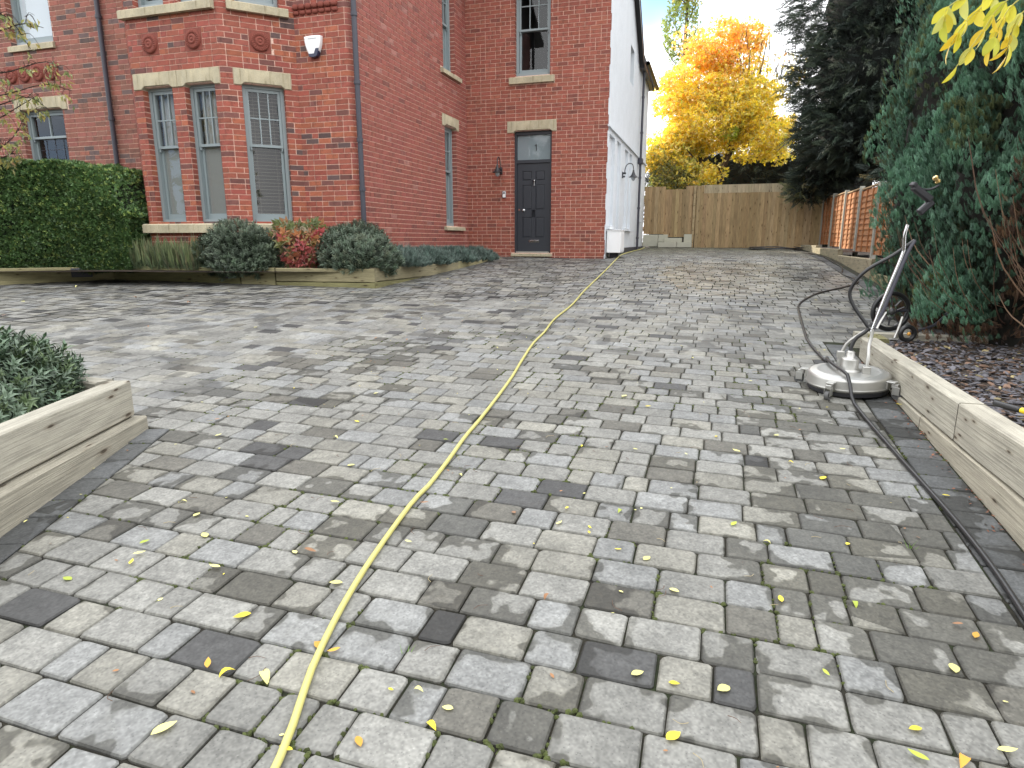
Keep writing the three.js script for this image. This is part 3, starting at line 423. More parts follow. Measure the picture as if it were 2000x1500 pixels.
{ // front door
  const h = dw[0], w = h.s1 - h.s0, t = h.y1 - h.y0, g = onWall(sub('front_door', house), pathDoor, h.s0, h.y0), z = -h.reveal, m = M.slateBlue;
  part('door_frame', bars(new GB(), [[0, 0, .055, t], [w - .055, 0, w, t], [.055, t - .075, w - .055, t], [.055, 2.045, w - .055, 2.115]], z, .11).build(), m, g);
  const leaf = new GB(), L = .06, R = w - .06, cx = w / 2, lz = z - .03, cols = [[L + .125, cx - .045], [cx + .045, R - .125]], rows = [[.36, .83], [1.00, 1.56], [1.66, 1.87]];
  leaf.box(cx, 1.04, lz - .03, R - L, 2.0, .028); // panelled front: stiles and rails stand proud of the fields
  const rail = [[L, .04, L + .125, 2.04], [R - .125, .04, R, 2.04], [cx - .045, .36, cx + .045, 1.87], [L + .125, .04, R - .125, .36], [L + .125, .83, R - .125, 1.00], [L + .125, 1.56, R - .125, 1.66], [L + .125, 1.87, R - .125, 2.04]];
  bars(leaf, rail, lz, .016); part('door_leaf', leaf.build(), m, g);
  for (const [a, b] of cols) for (const [c, d] of rows) { const s = new THREE.Shape(); s.moveTo(a + .03, c + .03); s.lineTo(b - .03, c + .03); s.lineTo(b - .03, d - .03); s.lineTo(a + .03, d - .03); s.closePath(); part('door_panel', new THREE.ExtrudeGeometry(s, { depth: .001, bevelEnabled: true, bevelThickness: .010, bevelSize: .018, bevelSegments: 2 }).translate(0, 0, lz - .0155), m, g); }
  part('door_knob', new THREE.LatheGeometry([[0, .062], [.02, .058], [.03, .044], [.026, .03], [.012, .022], [.012, .006], [.034, .004], [.034, 0]].map((q) => new THREE.Vector2(...q)), 20).rotateX(Math.PI / 2).translate(L + .155, .985, lz), M.chrome, g);
  part('door_lock', new THREE.CylinderGeometry(.024, .026, .014, 18).rotateX(Math.PI / 2).translate(L + .05, 1.0, lz + .006), M.chrome, g);
  const kn = mergeGeometries([new THREE.SphereGeometry(.018, 12, 8).scale(1, 1.3, .8).translate(0, .05, .016), new THREE.CapsuleGeometry(.0095, .075, 4, 8).translate(0, 0, .020), new THREE.SphereGeometry(.014, 10, 8).translate(0, -.055, .018), new THREE.SphereGeometry(.010, 8, 6).scale(1.4, 1, .6).translate(0, -.03, .01)].map(flat)); part('door_knocker', kn.translate(cx + .02, 1.60, lz), M.chrome, g);
  part('letter_plate', mergeGeometries([new RoundedBoxGeometry(.25, .058, .012, 2, .005), new RoundedBoxGeometry(.2, .036, .012, 2, .005).translate(0, 0, .007)].map(flat)).translate(cx + .015, .275, lz + .006), M.chrome, g);
  part('threshold', new THREE.BoxGeometry(w - .11, .03, .10).translate(cx, .02, z + .02), M.alu, g); part('door_step', new RoundedBoxGeometry(w + .06, .07, .22, 2, .012).translate(cx, -.045, z + .11), M.stone, g);
  const gz = z - .05, gl = part('transom_pane', new THREE.PlaneGeometry(w - .11, t - .075 - 2.115).translate(cx, (t - .075 + 2.115) / 2, gz), new THREE.MeshPhysicalMaterial({ color: 0xffffff, transmission: 1, thickness: 0, roughness: .03, ior: 1.5 }), g);
  part('window_film', new THREE.BoxGeometry(w - .11, t - .075 - 2.115, .004).translate(cx, (t - .075 + 2.115) / 2, gz - .012), std({ color: new THREE.Color().setRGB(.20, .25, .27), roughness: .75 }), g);
  const font = await new FontLoader().loadAsync('fonts/droid/droid_sans_regular.typeface.json'), num = new TextGeometry('1', { font, size: .145, depth: .002, curveSegments: 4 }); part('numeral', num.translate(cx - .005, (t - .075 + 2.115) / 2 - .075, gz + .002), M.blackMetal, g);
  part('backing', new THREE.BoxGeometry(w - .05, t - .03, .02).translate(cx, t / 2 + .02, z - .14), M.dark, g);
}
// ---------------------------------------------------------------- white rendered side, roofs, pipes
{
  const g = new GB(), P = (n, y, x = 3.32) => [x, y, -n], W = [1, 1, 1];
  const rec = [[5.40, 6.22, 1.77, 3.77], [6.62, 7.25, 1.2, 3.79], [8.05, 8.75, 1.75, 3.78], [8.98, 9.55, 1.75, 3.78], [11.35, 12.0, 2.07, 3.17], [8.45, 9.2, 5.52, 6.4]];
  const topAt = (n) => n < 7.3 ? 7.0 + (n - 5.1) * .75 : n < 10.45 ? Math.max(6.36, 8.6 - (n - 7.3) * .71) : 6.36;
  const ns = [...new Set([5.1, 7.3, 10.45, 13.2, ...rec.flatMap((r) => [r[0], r[1]])])].sort((a, b) => a - b), ys = [...new Set([.9, 1.2, 6.3, ...rec.flatMap((r) => [r[2], r[3]])])].sort((a, b) => a - b);
  for (let i = 0; i < ns.length - 1; i++) { for (let j = 0; j < ys.length - 1; j++) { const nm = (ns[i] + ns[i + 1]) / 2, ym = (ys[j] + ys[j + 1]) / 2; if (rec.some((r) => nm > r[0] && nm < r[1] && ym > r[2] && ym < r[3])) continue; g.quad(P(ns[i], ys[j]), P(ns[i + 1], ys[j]), P(ns[i + 1], ys[j + 1]), P(ns[i], ys[j + 1]), W, [ns[i], ys[j]], [ns[i + 1], ys[j]], [ns[i + 1], ys[j + 1]], [ns[i], ys[j + 1]]); } g.quad(P(ns[i], ys.at(-1)), P(ns[i + 1], ys.at(-1)), P(ns[i + 1], topAt(ns[i + 1])), P(ns[i], topAt(ns[i])), W, [ns[i], 6], [ns[i + 1], 6], [ns[i + 1], 7], [ns[i], 7]); }
  rec.forEach((r, k) => { const d = 3.32 - (k > 3 ? .14 : .07), [a, b, c, e] = r, u = [[0, 0], [1, 0], [1, 1], [0, 1]]; if (k < 4) g.quad(P(a, c, d), P(b, c, d), P(b, e, d), P(a, e, d), W, [a, c], [b, c], [b, e], [a, e]); g.quad(P(a, c), P(a, c, d), P(a, e, d), P(a, e), W, ...u); g.quad(P(b, c, d), P(b, c), P(b, e), P(b, e, d), W, ...u); g.quad(P(a, e), P(a, e, d), P(b, e, d), P(b, e), W, ...u); g.quad(P(a, c, d), P(a, c), P(b, c), P(b, c, d), W, ...u); });
  part('rendered_wall', g.build(), M.render, house);
  const w2 = std({ color: new THREE.Color().setRGB(.10, .12, .14), roughness: .25 });
  for (const k of [4, 5]) { const [a, b, c, e] = rec[k], q = sub('window', house); q.position.set(3.18, c, -(a + b) / 2); q.rotation.y = Math.PI / 2; const ww = b - a, hh = e - c; part('frame', bars(new GB(), [[-ww / 2, 0, -ww / 2 + .05, hh], [ww / 2 - .05, 0, ww / 2, hh], [-ww / 2 + .05, 0, ww / 2 - .05, .05], [-ww / 2 + .05, hh - .05, ww / 2 - .05, hh], [-ww / 2 + .05, hh * .5, ww / 2 - .05, hh * .5 + .04]], .03, .06).build(), M.greyPaint, q); part('pane', new THREE.PlaneGeometry(ww - .1, hh - .1).translate(0, hh / 2, -.005), w2, q); }
  for (const [a, b] of [[5.32, 6.30], [7.97, 8.83], [8.9, 9.63], [11.27, 12.1]]) part('sill', new THREE.BoxGeometry(.09, .07, b - a).translate(3.355, (a > 11 ? 2.07 : 1.755) - .04, -(a + b) / 2), M.render, house);
  part('drip_ledge', new THREE.BoxGeometry(.05, .045, 8.1).translate(3.344, 3.90, -9.15), M.render, house);
  part('plinth', new THREE.BoxGeometry(.03, .36, 5.9).translate(3.332, 1.05, -10.25), M.iron, house);
  for (let y = 1.1, k = 0; y < 7.2; y += COURSE * 4, k++) if (k % 2 === 0) part('quoin', new THREE.BoxGeometry(.012, COURSE * 4 - .01, .03).translate(3.326, y + COURSE * 2, -5.117), M.terracotta, house);
  part('wall_vent', new RoundedBoxGeometry(.04, .10, .24, 2, .01).translate(3.34, 1.72, -8.45), M.white, house);
  // walls out of sight that close the house
  const back = new GB(); back.quad([-13, .2, 0], [-13, .2, -13.2], [-13, 7.4, -13.2], [-13, 7.4, 0], W, [0, 0], [1, 0], [1, 1], [0, 1]); back.quad([3.32, .2, -13.2], [-13, .2, -13.2], [-13, 6.36, -13.2], [3.32, 6.36, -13.2], W, [0, 0], [1, 0], [1, 1], [0, 1]); part('back_wall', back.build(), M.mortar, house);
  const slate = std({ color: new THREE.Color().setRGB(.06, .058, .06), roughness: .8 }), rf = new GB(), R = (u, y, n) => [u, y, -n];
  const slab = (a, b, c, d) => { rf.quad(a, b, c, d, W, [0, 0], [1, 0], [1, 1], [0, 1]); const lo = [a, b, c, d].map((q) => [q[0], q[1] - .12, q[2]]); rf.quad(lo[3], lo[2], lo[1], lo[0], W, [0, 0], [1, 0], [1, 1], [0, 1]); for (let i = 0; i < 4; i++) { const A = [a, b, c, d][i], B = [a, b, c, d][(i + 1) % 4]; rf.quad(lo[i], lo[(i + 1) % 4], B, A, W, [0, 0], [1, 0], [1, .1], [0, .1]); } };
  slab(R(-13.4, 7.35, -.4), R(.3, 7.35, -.4), R(.3, 10.8, 5.6), R(-13.4, 10.8, 5.6)); slab(R(.3, 6.9, 12.6), R(-13.4, 6.9, 12.6), R(-13.4, 10.8, 5.6), R(.3, 10.8, 5.6));
  slab(R(-.1, 7.35, 4.75), R(3.47, 7.05, 4.75), R(3.47, 8.74, 7.3), R(-.1, 8.74, 7.3)); slab(R(3.47, 6.45, 10.5), R(-.1, 6.45, 10.5), R(-.1, 8.74, 7.3), R(3.47, 8.74, 7.3)); slab(R(3.47, 6.42, 13.55), R(-.1, 6.42, 13.55), R(-.1, 6.6, 10.4), R(3.47, 6.6, 10.4));
  part('roof', rf.build(), slate, house);
  const fs = new GB(); fs.quad(R(3.46, 8.62, 7.3), R(3.46, 8.45, 7.3), R(3.46, 6.2, 10.5), R(3.46, 6.36, 10.5), W, [0, 0], [1, 0], [1, 1], [0, 1]); fs.box(3.40, 6.38, -12.0, .12, .16, 3.1, W); part('bargeboard', fs.build(), M.blackMetal, house);
  part('gutter', tube([[3.56, 6.40, -10.4], [3.56, 6.38, -12], [3.56, 6.36, -13.55]], .062, 10, 4), M.blackMetal, house);
  // pipes
  const pipe = (pts, r, ys, x, n) => { part('downpipe', tube(pts, r, 12, 3), M.iron, house); for (const y of ys) part('pipe_collar', new THREE.CylinderGeometry(r * 1.28, r * 1.28, .06, 14).translate(x, y, -n), M.iron, house); };
  pipe([[.085, 7.3, -.03], [.085, 4, -.03], [.085, 1.0, -.03]], .042, [3.02, 2.25, 3.9, 4.9, 5.8, 1.6], .085, .03);
  pipe([[-4.98, 7.3, .06], [-4.98, 4, .06], [-4.98, .9, .06]], .042, [5.3, 3.6, 2.2], -4.98, -.06);
  pipe([[3.40, 6.3, -10.95], [3.40, 4, -10.95], [3.40, 1.1, -10.95]], .036, [5.6, 4.6, 3.3, 2.4, 1.5], 3.40, 10.95);
  part('pipe_hopper', new RoundedBoxGeometry(.14, .17, .24, 2, .02).translate(3.40, 3.78, -10.95), M.iron, house);
  part('overflow_pipe', tube([[-3.92, 4.62, .16], [-3.90, 4.5, .24], [-3.86, 4.32, .28]], .016, 8, 4), M.blackMetal, house);
}
// ---------------------------------------------------------------- small things on the walls
function wallLamp(x, y, z, turn, label) { // swan-neck arm, bell shade, glass
  const g = thing('wall_lamp', label, 'wall lamp', [x, y, z], null, turn), m = M.blackMetal;
  part('back_plate', mergeGeometries([new RoundedBoxGeometry(.07, .16, .025, 2, .01).translate(0, -.09, .012), new RoundedBoxGeometry(.045, .045, .09, 2, .012).translate(0, -.05, .05), new RoundedBoxGeometry(.045, .045, .07, 2, .012).translate(0, -.13, .04)].map(flat)), m, g);
  part('arm', tube([[0, -.06, .06], [0, .06, .07], [0, .15, .11], [0, .19, .18], [0, .16, .255], [0, .06, .285], [0, .02, .287]], .0115, 8, 6), m, g);
  part('shade', new THREE.LatheGeometry([[.012, .03], [.022, .02], [.028, -.02], [.040, -.06], [.062, -.105], [.105, -.145], [.125, -.150], [.122, -.153], [.10, -.147], [.058, -.109], [.030, -.06], [.012, .02]].map((q) => new THREE.Vector2(...q)), 24).translate(0, 0, .287), m, g);
  part('lamp_glass', new THREE.LatheGeometry([[.052, -.11], [.060, -.15], [.052, -.20], [.026, -.235], [.004, -.245]].map((q) => new THREE.Vector2(...q)), 18).translate(0, 0, .287), std({ color: new THREE.Color().setRGB(.30, .32, .33), roughness: .15 }), g);
  return g;
}
wallLamp(.85, 3.10, -5.1 + .004, 0, 'black swan neck wall lamp on red brick between door and corner');
wallLamp(3.325, 3.17, -7.62, Math.PI / 2, 'black swan neck wall lamp reaching out from the white rendered wall');
{
  const g = thing('alarm_box', 'white alarm box with dark lower lens high on the brick pier', 'alarm box', [-.63, 4.47, .005]);
  const sh = new THREE.Shape(); sh.moveTo(-.155, .145); sh.quadraticCurveTo(0, .165, .155, .145); sh.quadraticCurveTo(.15, .0, .085, -.115); sh.quadraticCurveTo(.07, -.14, 0, -.145); sh.quadraticCurveTo(-.07, -.14, -.085, -.115); sh.quadraticCurveTo(-.15, 0, -.155, .145);
  part('cover', new THREE.ExtrudeGeometry(sh, { depth: .045, bevelEnabled: true, bevelThickness: .02, bevelSize: .02, bevelOffset: -.02, bevelSegments: 3, curveSegments: 10 }).translate(0, 0, .012), M.white, g);
  const s2 = new THREE.Shape(); s2.moveTo(-.085, -.105); s2.lineTo(.02, -.105); s2.lineTo(.055, -.03); s2.lineTo(.105, -.03); s2.quadraticCurveTo(.095, -.09, .075, -.135); s2.quadraticCurveTo(0, -.175, -.075, -.135); s2.closePath();
  part('lens', new THREE.ExtrudeGeometry(s2, { depth: .06, bevelEnabled: true, bevelThickness: .008, bevelSize: .005, bevelSegments: 1 }).translate(0, -.012, .012), std({ color: new THREE.Color().setRGB(.02, .025, .06), roughness: .25 }), g);
  part('badge', new THREE.BoxGeometry(.15, .012, .002).translate(.0, .105, .0785), std({ color: new THREE.Color().setRGB(.42, .43, .45) }), g);
  const k = thing('door_entry_panel', 'small white door entry keypad on brickwork left of the front door', 'keypad', [.925, 2.475, -5.1 + .003]); part('casing', new RoundedBoxGeometry(.09, .155, .03, 3, .012).translate(0, 0, .015), std({ color: new THREE.Color().setRGB(.18, .18, .2) }), k); part('face_plate', new RoundedBoxGeometry(.068, .132, .012, 2, .006).translate(.004, 0, .031), M.white, k); part('screen', new THREE.BoxGeometry(.045, .035, .004).translate(.004, .036, .0375), M.iron, k);
  const b = thing('meter_box', 'white meter box at the foot of the rendered wall near the corner', 'meter box', [3.34, 1.12, -5.62]); part('cabinet', new RoundedBoxGeometry(.32, .50, .62, 2, .015).translate(.16, .27, 0), M.white, b); part('cabinet_lid', new RoundedBoxGeometry(.34, .02, .66, 1, .006).translate(.16, .53, 0), M.white, b); part('cabinet_door', new RoundedBoxGeometry(.012, .42, .52, 2, .005).translate(.325, .27, 0), M.white, b); part('foot', new THREE.BoxGeometry(.2, .14, .14).translate(.14, -.04, 0), M.iron, b);
}
// ---------------------------------------------------------------- timber beds
const SL = mulberry(411);
function sleeper(parent, a, b, y0, y1, thick, col, out = 0) { // a, b: [u, n] of the outer face; the timber lies to the left of the way it runs
  const L = Math.hypot(b[0] - a[0], b[1] - a[1]), d = [(b[0] - a[0]) / L, (b[1] - a[1]) / L], gb = new GB(), h = y1 - y0, c = .008, uo = SL() * 9, vo = SL() * 3, k = 1 + (SL() - .5) * .22;
  const pr = [[c, 0], [thick - c, 0], [thick, c], [thick, h - c], [thick - c, h], [c, h], [0, h - c], [0, c]], W = col.map((x) => x * k), n = 8;
  const X = (t, q) => [t, q[1], -q[0]];
  const S = Math.max(2, Math.round(L / .35)), wob = []; for (let i = 0; i <= S; i++) wob.push([(SL() - .5) * .006, (SL() - .5) * .006]);
  for (let i = 0; i < n; i++) { const p = pr[i], q = pr[(i + 1) % n], w = Math.hypot(p[0] - q[0], p[1] - q[1]), v = vo + i * .11; for (let j = 0; j < S; j++) { const t0 = j / S * L, t1 = (j + 1) / S * L, f = (e, m) => [e[0] + wob[m][0], e[1] + wob[m][1]]; gb.quad(X(t0, f(q, j)), X(t1, f(q, j + 1)), X(t1, f(p, j + 1)), X(t0, f(p, j)), W, [uo + t0, v + w], [uo + t1, v + w], [uo + t1, v], [uo + t0, v]); } }
  const E = W.map((x) => x * .8); for (let i = 1; i < n - 1; i++) { const f = (q) => [q[0], q[1]]; gb.tri(X(0, pr[0]), X(0, pr[i]), X(0, pr[i + 1]), E, f(pr[0]), f(pr[i]), f(pr[i + 1])); gb.tri(X(L, pr[0]), X(L, pr[i + 1]), X(L, pr[i]), E, f(pr[0]), f(pr[i + 1]), f(pr[i])); }
  const m = part('sleeper', gb.build(), M.sleeper, parent); m.position.set(a[0] + d[1] * out, y0, -(a[1] - d[0] * out)); m.rotation.y = Math.atan2(d[1], d[0]); return m;
}
const soilPoly = (parent, pts, y) => { const gb = new GB(), q = pts.map(([u, n]) => [u, -n]); gb.prism(q.reverse(), y - .5, y, [1, 1, 1]); return part('soil', gb.build(), M.soil, parent); };
const greenish = [.42, .39, .22], pale = [.58, .565, .49], mossy = [.30, .29, .14];
const bed = thing('raised_bed', 'long raised bed of mossy timber sleepers along the house front', 'raised bed');
{ // runs so that the planting is on the left-hand side of a -> b ... (outside on the right)
  const A = [-6.6, -3.65], B = [-5.28, -2.30], C = [-4.16, -1.16], D1 = [-2.54, -1.07], D2 = [-1.02, -.955], E1 = [.72, -.83], F1 = [.94, 2.1], G1 = [1.06, 5.08];
  const top = .985, s = (a, b, y0, y1, c, o) => sleeper(bed, a, b, y0, y1, .1, c, o);
  s(A, B, .64, .95, greenish); s(B, C, .70, .975, greenish); s(C, D1, .70, top, mossy); s(D1, [-1.66, -1.005], .70, top, mossy); s([-1.64, -1.004], D2, .70, top, greenish); s([-1.0, -.953], E1, .775, top, [.44, .40, .24]);
  s([-1.0, -.953], E1, .56, .765, mossy, .004); s([.722, -.83], F1, .79, top + .015, [.46, .42, .27]); s([.722, -.83], F1, .58, .78, mossy, .004); s(F1, G1, .80, 1.02, greenish);
  soilPoly(bed, [[-6.6, -3.5], [-5.3, -2.2], [-4.2, -1.08], [.62, -.74], [.84, 2.1], [.96, 5.08], [0, 5.08], [0, 0], [-1, 0], [-1.8, -.7], [-3.5, -.7], [-4.4, 0], [-9, 0], [-9, -3.5]], .93);
  const lf = (x, n, ry, w) => { const m = part('step_light', new RoundedBoxGeometry(w, .15, .03, 2, .006), M.iron, bed); m.position.set(x, .885, -n); m.rotation.y = ry; };
  lf(-4.48, -1.49, .79, .30); lf(-1.83, -1.018, .06, .20); lf(.786, .30, Math.PI / 2 - .07, .21);
}
const planter = thing('corner_planter', 'pale stacked timber planter beside the drive holding a rounded shrub', 'planter');
{
  const C = [2.39, -6.87], E = [2.39 + .361 * 3.4, -6.87 - .933 * 3.4], W = [-.2, -6.70], lowC = [2.41, -6.84], lowE = [2.41 + .361 * 3.4, -6.84 - .933 * 3.4];
  sleeper(planter, E, C, .355, .575, .125, pale); sleeper(planter, lowE, lowC, .12, .345, .125, [.46, .44, .37], .03); sleeper(planter, [2.25, -6.86], W, .36, .572, .125, pale); sleeper(planter, [2.26, -6.83], W, .13, .345, .125, [.45, .43, .36], .02);
  soilPoly(planter, [[2.3, -6.95], [3.4, -9.9], [-.2, -9.9], [-.2, -6.8]], .50);
}
const retain = thing('retaining_bed', 'pale timber retaining bed with slate chippings along the right side of drive', 'raised bed');
{
  const x = 7.07; sleeper(retain, [x, -3.42], [x, -5.92], .345, .56, .13, pale); sleeper(retain, [x, -5.93], [x, -8.4], .345, .56, .13, [.61, .59, .51]); sleeper(retain, [x, -8.41], [x, -10.6], .345, .56, .13, pale);
  sleeper(retain, [x, -3.45], [x, -5.35], .12, .335, .13, [.53, .51, .43], .006); sleeper(retain, [x, -5.36], [x, -7.76], .10, .335, .13, [.56, .53, .44], .006); sleeper(retain, [x, -7.77], [x, -10.6], .0, .335, .13, [.54, .51, .42], .006);
  sleeper(retain, [9.8, -2.95], [7.09, -2.95], .33, .56, .1, pale); sleeper(retain, [7.20, -2.97], [7.2, -3.42], .33, .55, .1, mossy);
  soilPoly(retain, [[7.17, -3.0], [10.5, -3.0], [10.5, -11], [7.17, -11]], .50);
  const r = mulberry(421), g = new THREE.IcosahedronGeometry(1, 0), N = 8200, im = new THREE.InstancedMesh(g, std({ roughness: .6 }), N), m4 = new THREE.Matrix4(), q = new THREE.Quaternion(); im.name = 'slate_chips';
  for (let i = 0; i < N; i++) { const n = -3.1 - Math.pow(r(), .8) * 5.4, u = 7.2 + Math.pow(r(), 1.3) * 2.2, s = .008 + r() * r() * .022; q.setFromEuler(new THREE.Euler((r() - .5) * .8, r() * 6.3, (r() - .5) * .8)); m4.compose(V(u, .502 + r() * .022, -n), q, V(s * 1.5, s * .28, s)); im.setMatrixAt(i, m4); const k = .4 + r() * .9, b = r(); im.setColorAt(i, b < .74 ? new THREE.Color().setRGB(.115 * k, .110 * k, .122 * k) : b < .96 ? new THREE.Color().setRGB(.15 * k, .09 * k, .06 * k) : new THREE.Color().setRGB(.34 * k, .28 * k, .14 * k)); }
  retain.add(im); tag(im, null, null, null, 'stuff');
}
const kerb = thing('timber_edging', 'low weathered timber edging under the orange fence panels', 'edging');
{
  sleeper(kerb, [8.36, 13.0], [8.36, 9.6], 1.02, 1.29, .1, [.46, .42, .30]); sleeper(kerb, [8.36, 9.58], [8.36, 6.2], .88, 1.23, .1, [.42, .38, .26]); sleeper(kerb, [8.36, 6.18], [8.36, 2.8], .72, 1.10, .1, [.40, .36, .25]); sleeper(kerb, [8.36, 2.78], [8.36, -.6], .50, .86, .1, [.38, .35, .2]);
  const gb = new GB(); for (const [a, b, y0, y1] of [[13, 6.2, 1.22, 1.17], [6.2, 2.8, 1.05, 1.04], [2.8, -2.9, .80, .58]]) gb.quad([8.45, y1, -b], [11.5, y1, -b], [11.5, y0, -a], [8.45, y0, -a], [.9, .55, .45], [0, b], [3, b], [3, a], [0, a]); part('soil', gb.build(), std({ map: T.soil, color: new THREE.Color().setRGB(.24, .13, .09), roughness: 1 }), kerb);
}
// ---------------------------------------------------------------- planting: leaf shapes and scatter
function leafGeo(list) { // list of [base, dir, up, length, width, bend] -> folded blades, one geometry
  const gb = new GB(); for (const [b, d, u, L, w, bend = .15, c = [1, 1, 1]] of list) { const D = V(...d).normalize(), U = V(...u).normalize(), S = D.clone().cross(U).normalize(), N = S.clone().cross(D).normalize(), P = (t, s, h) => { const v = V(...b).addScaledVector(D, t * L).addScaledVector(S, s * w).addScaledVector(N, h * L); return [v.x, v.y, v.z]; }; const o = [0, 0];
    const q0 = P(0, 0, 0), l = P(.45, -.5, .06 + bend * .2), r = P(.45, .5, .06 + bend * .2), m = P(.5, 0, bend * .25), t = P(1, 0, -bend); gb.tri(q0, m, l, c, o, o, o); gb.tri(q0, r, m, c, o, o, o); gb.tri(l, m, t, c, o, o, o); gb.tri(m, r, t, c, o, o, o); }
  return gb.build();
}
const leafMat = std({ vertexColors: true, roughness: .5, side: THREE.DoubleSide });
const softLeaf = std({ vertexColors: true, roughness: .75, side: THREE.DoubleSide });
const thinLeaf = new THREE.MeshPhysicalMaterial({ vertexColors: true, roughness: .95, transmission: .55, thickness: 0, side: THREE.DoubleSide });
function scatter(name, parent, geo, mat, list) { // list of {p, d (points along), roll, s, c, lie}
  const im = new THREE.InstancedMesh(geo, mat, list.length), m = new THREE.Matrix4(), q = new THREE.Quaternion(), q2 = new THREE.Quaternion(), Y = V(0, 1, 0); im.name = numbered(name);
  list.forEach((l, i) => { q.setFromUnitVectors(Y, l.d); q2.setFromAxisAngle(l.d, l.roll); q.premultiply(q2); m.compose(l.p, q, V(l.s, l.s * (l.sy || 1), l.s)); im.setMatrixAt(i, m); im.setColorAt(i, l.c); });
  parent.add(im); im.userData.kind = 'stuff'; return im;
}
const C3 = (a) => new THREE.Color().setRGB(...a);
const dirRand = (r) => { const z = r() * 2 - 1, a = r() * 6.283, s = Math.sqrt(1 - z * z); return V(s * Math.cos(a), z, s * Math.sin(a)); };
const shade = (r, list, dv) => { const b = list[Math.floor(r() * list.length)], k = 1 + (r() - .5) * 2 * dv; return C3(b.map((x) => x * k)); };
const whorl = (() => { const r = mulberry(431), l = []; for (let k = 0; k < 7; k++) { const y = k * .012; for (let j = 0; j < 2; j++) { const a = k * 1.57 + j * Math.PI + r() * .3; l.push([[0, y, 0], [Math.cos(a), .55 + k * .09, Math.sin(a)], [0, 1, 0.01], .040 + r() * .012, .013, .12, [.85 + k * .06, .9 + k * .05, .85 + k * .06]]); } } return leafGeo(l); })();
function bumpy(r, n) { const b = []; for (let i = 0; i < n; i++) b.push([dirRand(r), .10 + r() * .14, 5 + r() * 8]); return (d) => { let s = 1; for (const [v, a, k] of b) s += a * Math.exp((d.dot(v) - 1) * k); return s / 1.06; }; }
function shrub(name, label, cat, [u, n], y0, [ru, h, rn], count, cols, seed, size = 1, geo = whorl, mat = leafMat, group) { // rounded evergreen of leafy tips
  const r = mulberry(seed), g = thing(name, label, cat, [u, y0, -n], group), f = bumpy(r, 16), list = [], stems = new GB(), cy = h * .46;
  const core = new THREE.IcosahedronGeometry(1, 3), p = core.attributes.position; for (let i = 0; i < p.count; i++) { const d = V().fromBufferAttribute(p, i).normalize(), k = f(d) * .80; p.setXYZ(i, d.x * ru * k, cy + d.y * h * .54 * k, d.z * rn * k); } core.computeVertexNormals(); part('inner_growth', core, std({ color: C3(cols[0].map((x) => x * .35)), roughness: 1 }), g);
  for (let i = 0; i < 14; i++) { const a = r() * 6.28, e = r() * .7; stems.limb([[0, -.05, 0], [Math.cos(a) * ru * .3 * e, h * .4, Math.sin(a) * rn * .3 * e], [Math.cos(a) * ru * .9 * e, h * (.92 - .3 * e), Math.sin(a) * rn * .9 * e]], .012, .003, [.09, .06, .04], 5); } part('stem', stems.build(), M.plain, g);
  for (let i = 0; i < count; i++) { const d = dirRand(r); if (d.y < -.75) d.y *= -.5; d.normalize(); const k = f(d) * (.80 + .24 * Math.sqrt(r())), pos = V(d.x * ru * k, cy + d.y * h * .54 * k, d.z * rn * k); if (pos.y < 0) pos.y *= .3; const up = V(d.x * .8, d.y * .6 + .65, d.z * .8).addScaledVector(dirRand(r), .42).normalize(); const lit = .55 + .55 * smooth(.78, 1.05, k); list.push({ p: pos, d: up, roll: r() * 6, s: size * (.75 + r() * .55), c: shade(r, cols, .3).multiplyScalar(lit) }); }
  scatter('foliage', g, geo, mat, list); return g;
}
const hebe = [[.056, .080, .050], [.066, .096, .058], [.10, .13, .085], [.05, .070, .045]];
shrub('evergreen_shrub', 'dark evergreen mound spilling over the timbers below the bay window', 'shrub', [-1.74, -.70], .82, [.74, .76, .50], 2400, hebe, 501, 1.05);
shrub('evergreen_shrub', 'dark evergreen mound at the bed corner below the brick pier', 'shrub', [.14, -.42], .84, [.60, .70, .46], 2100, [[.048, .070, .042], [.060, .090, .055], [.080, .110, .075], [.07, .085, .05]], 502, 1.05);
shrub('evergreen_shrub', 'leafy evergreen shrub overhanging the pale timber corner planter', 'shrub', [1.74, -7.52], .10, [.58, .66, .60], 2700, [[.045, .075, .042], [.055, .090, .052], [.085, .12, .080], [.065, .10, .04]], 503, 1.12);
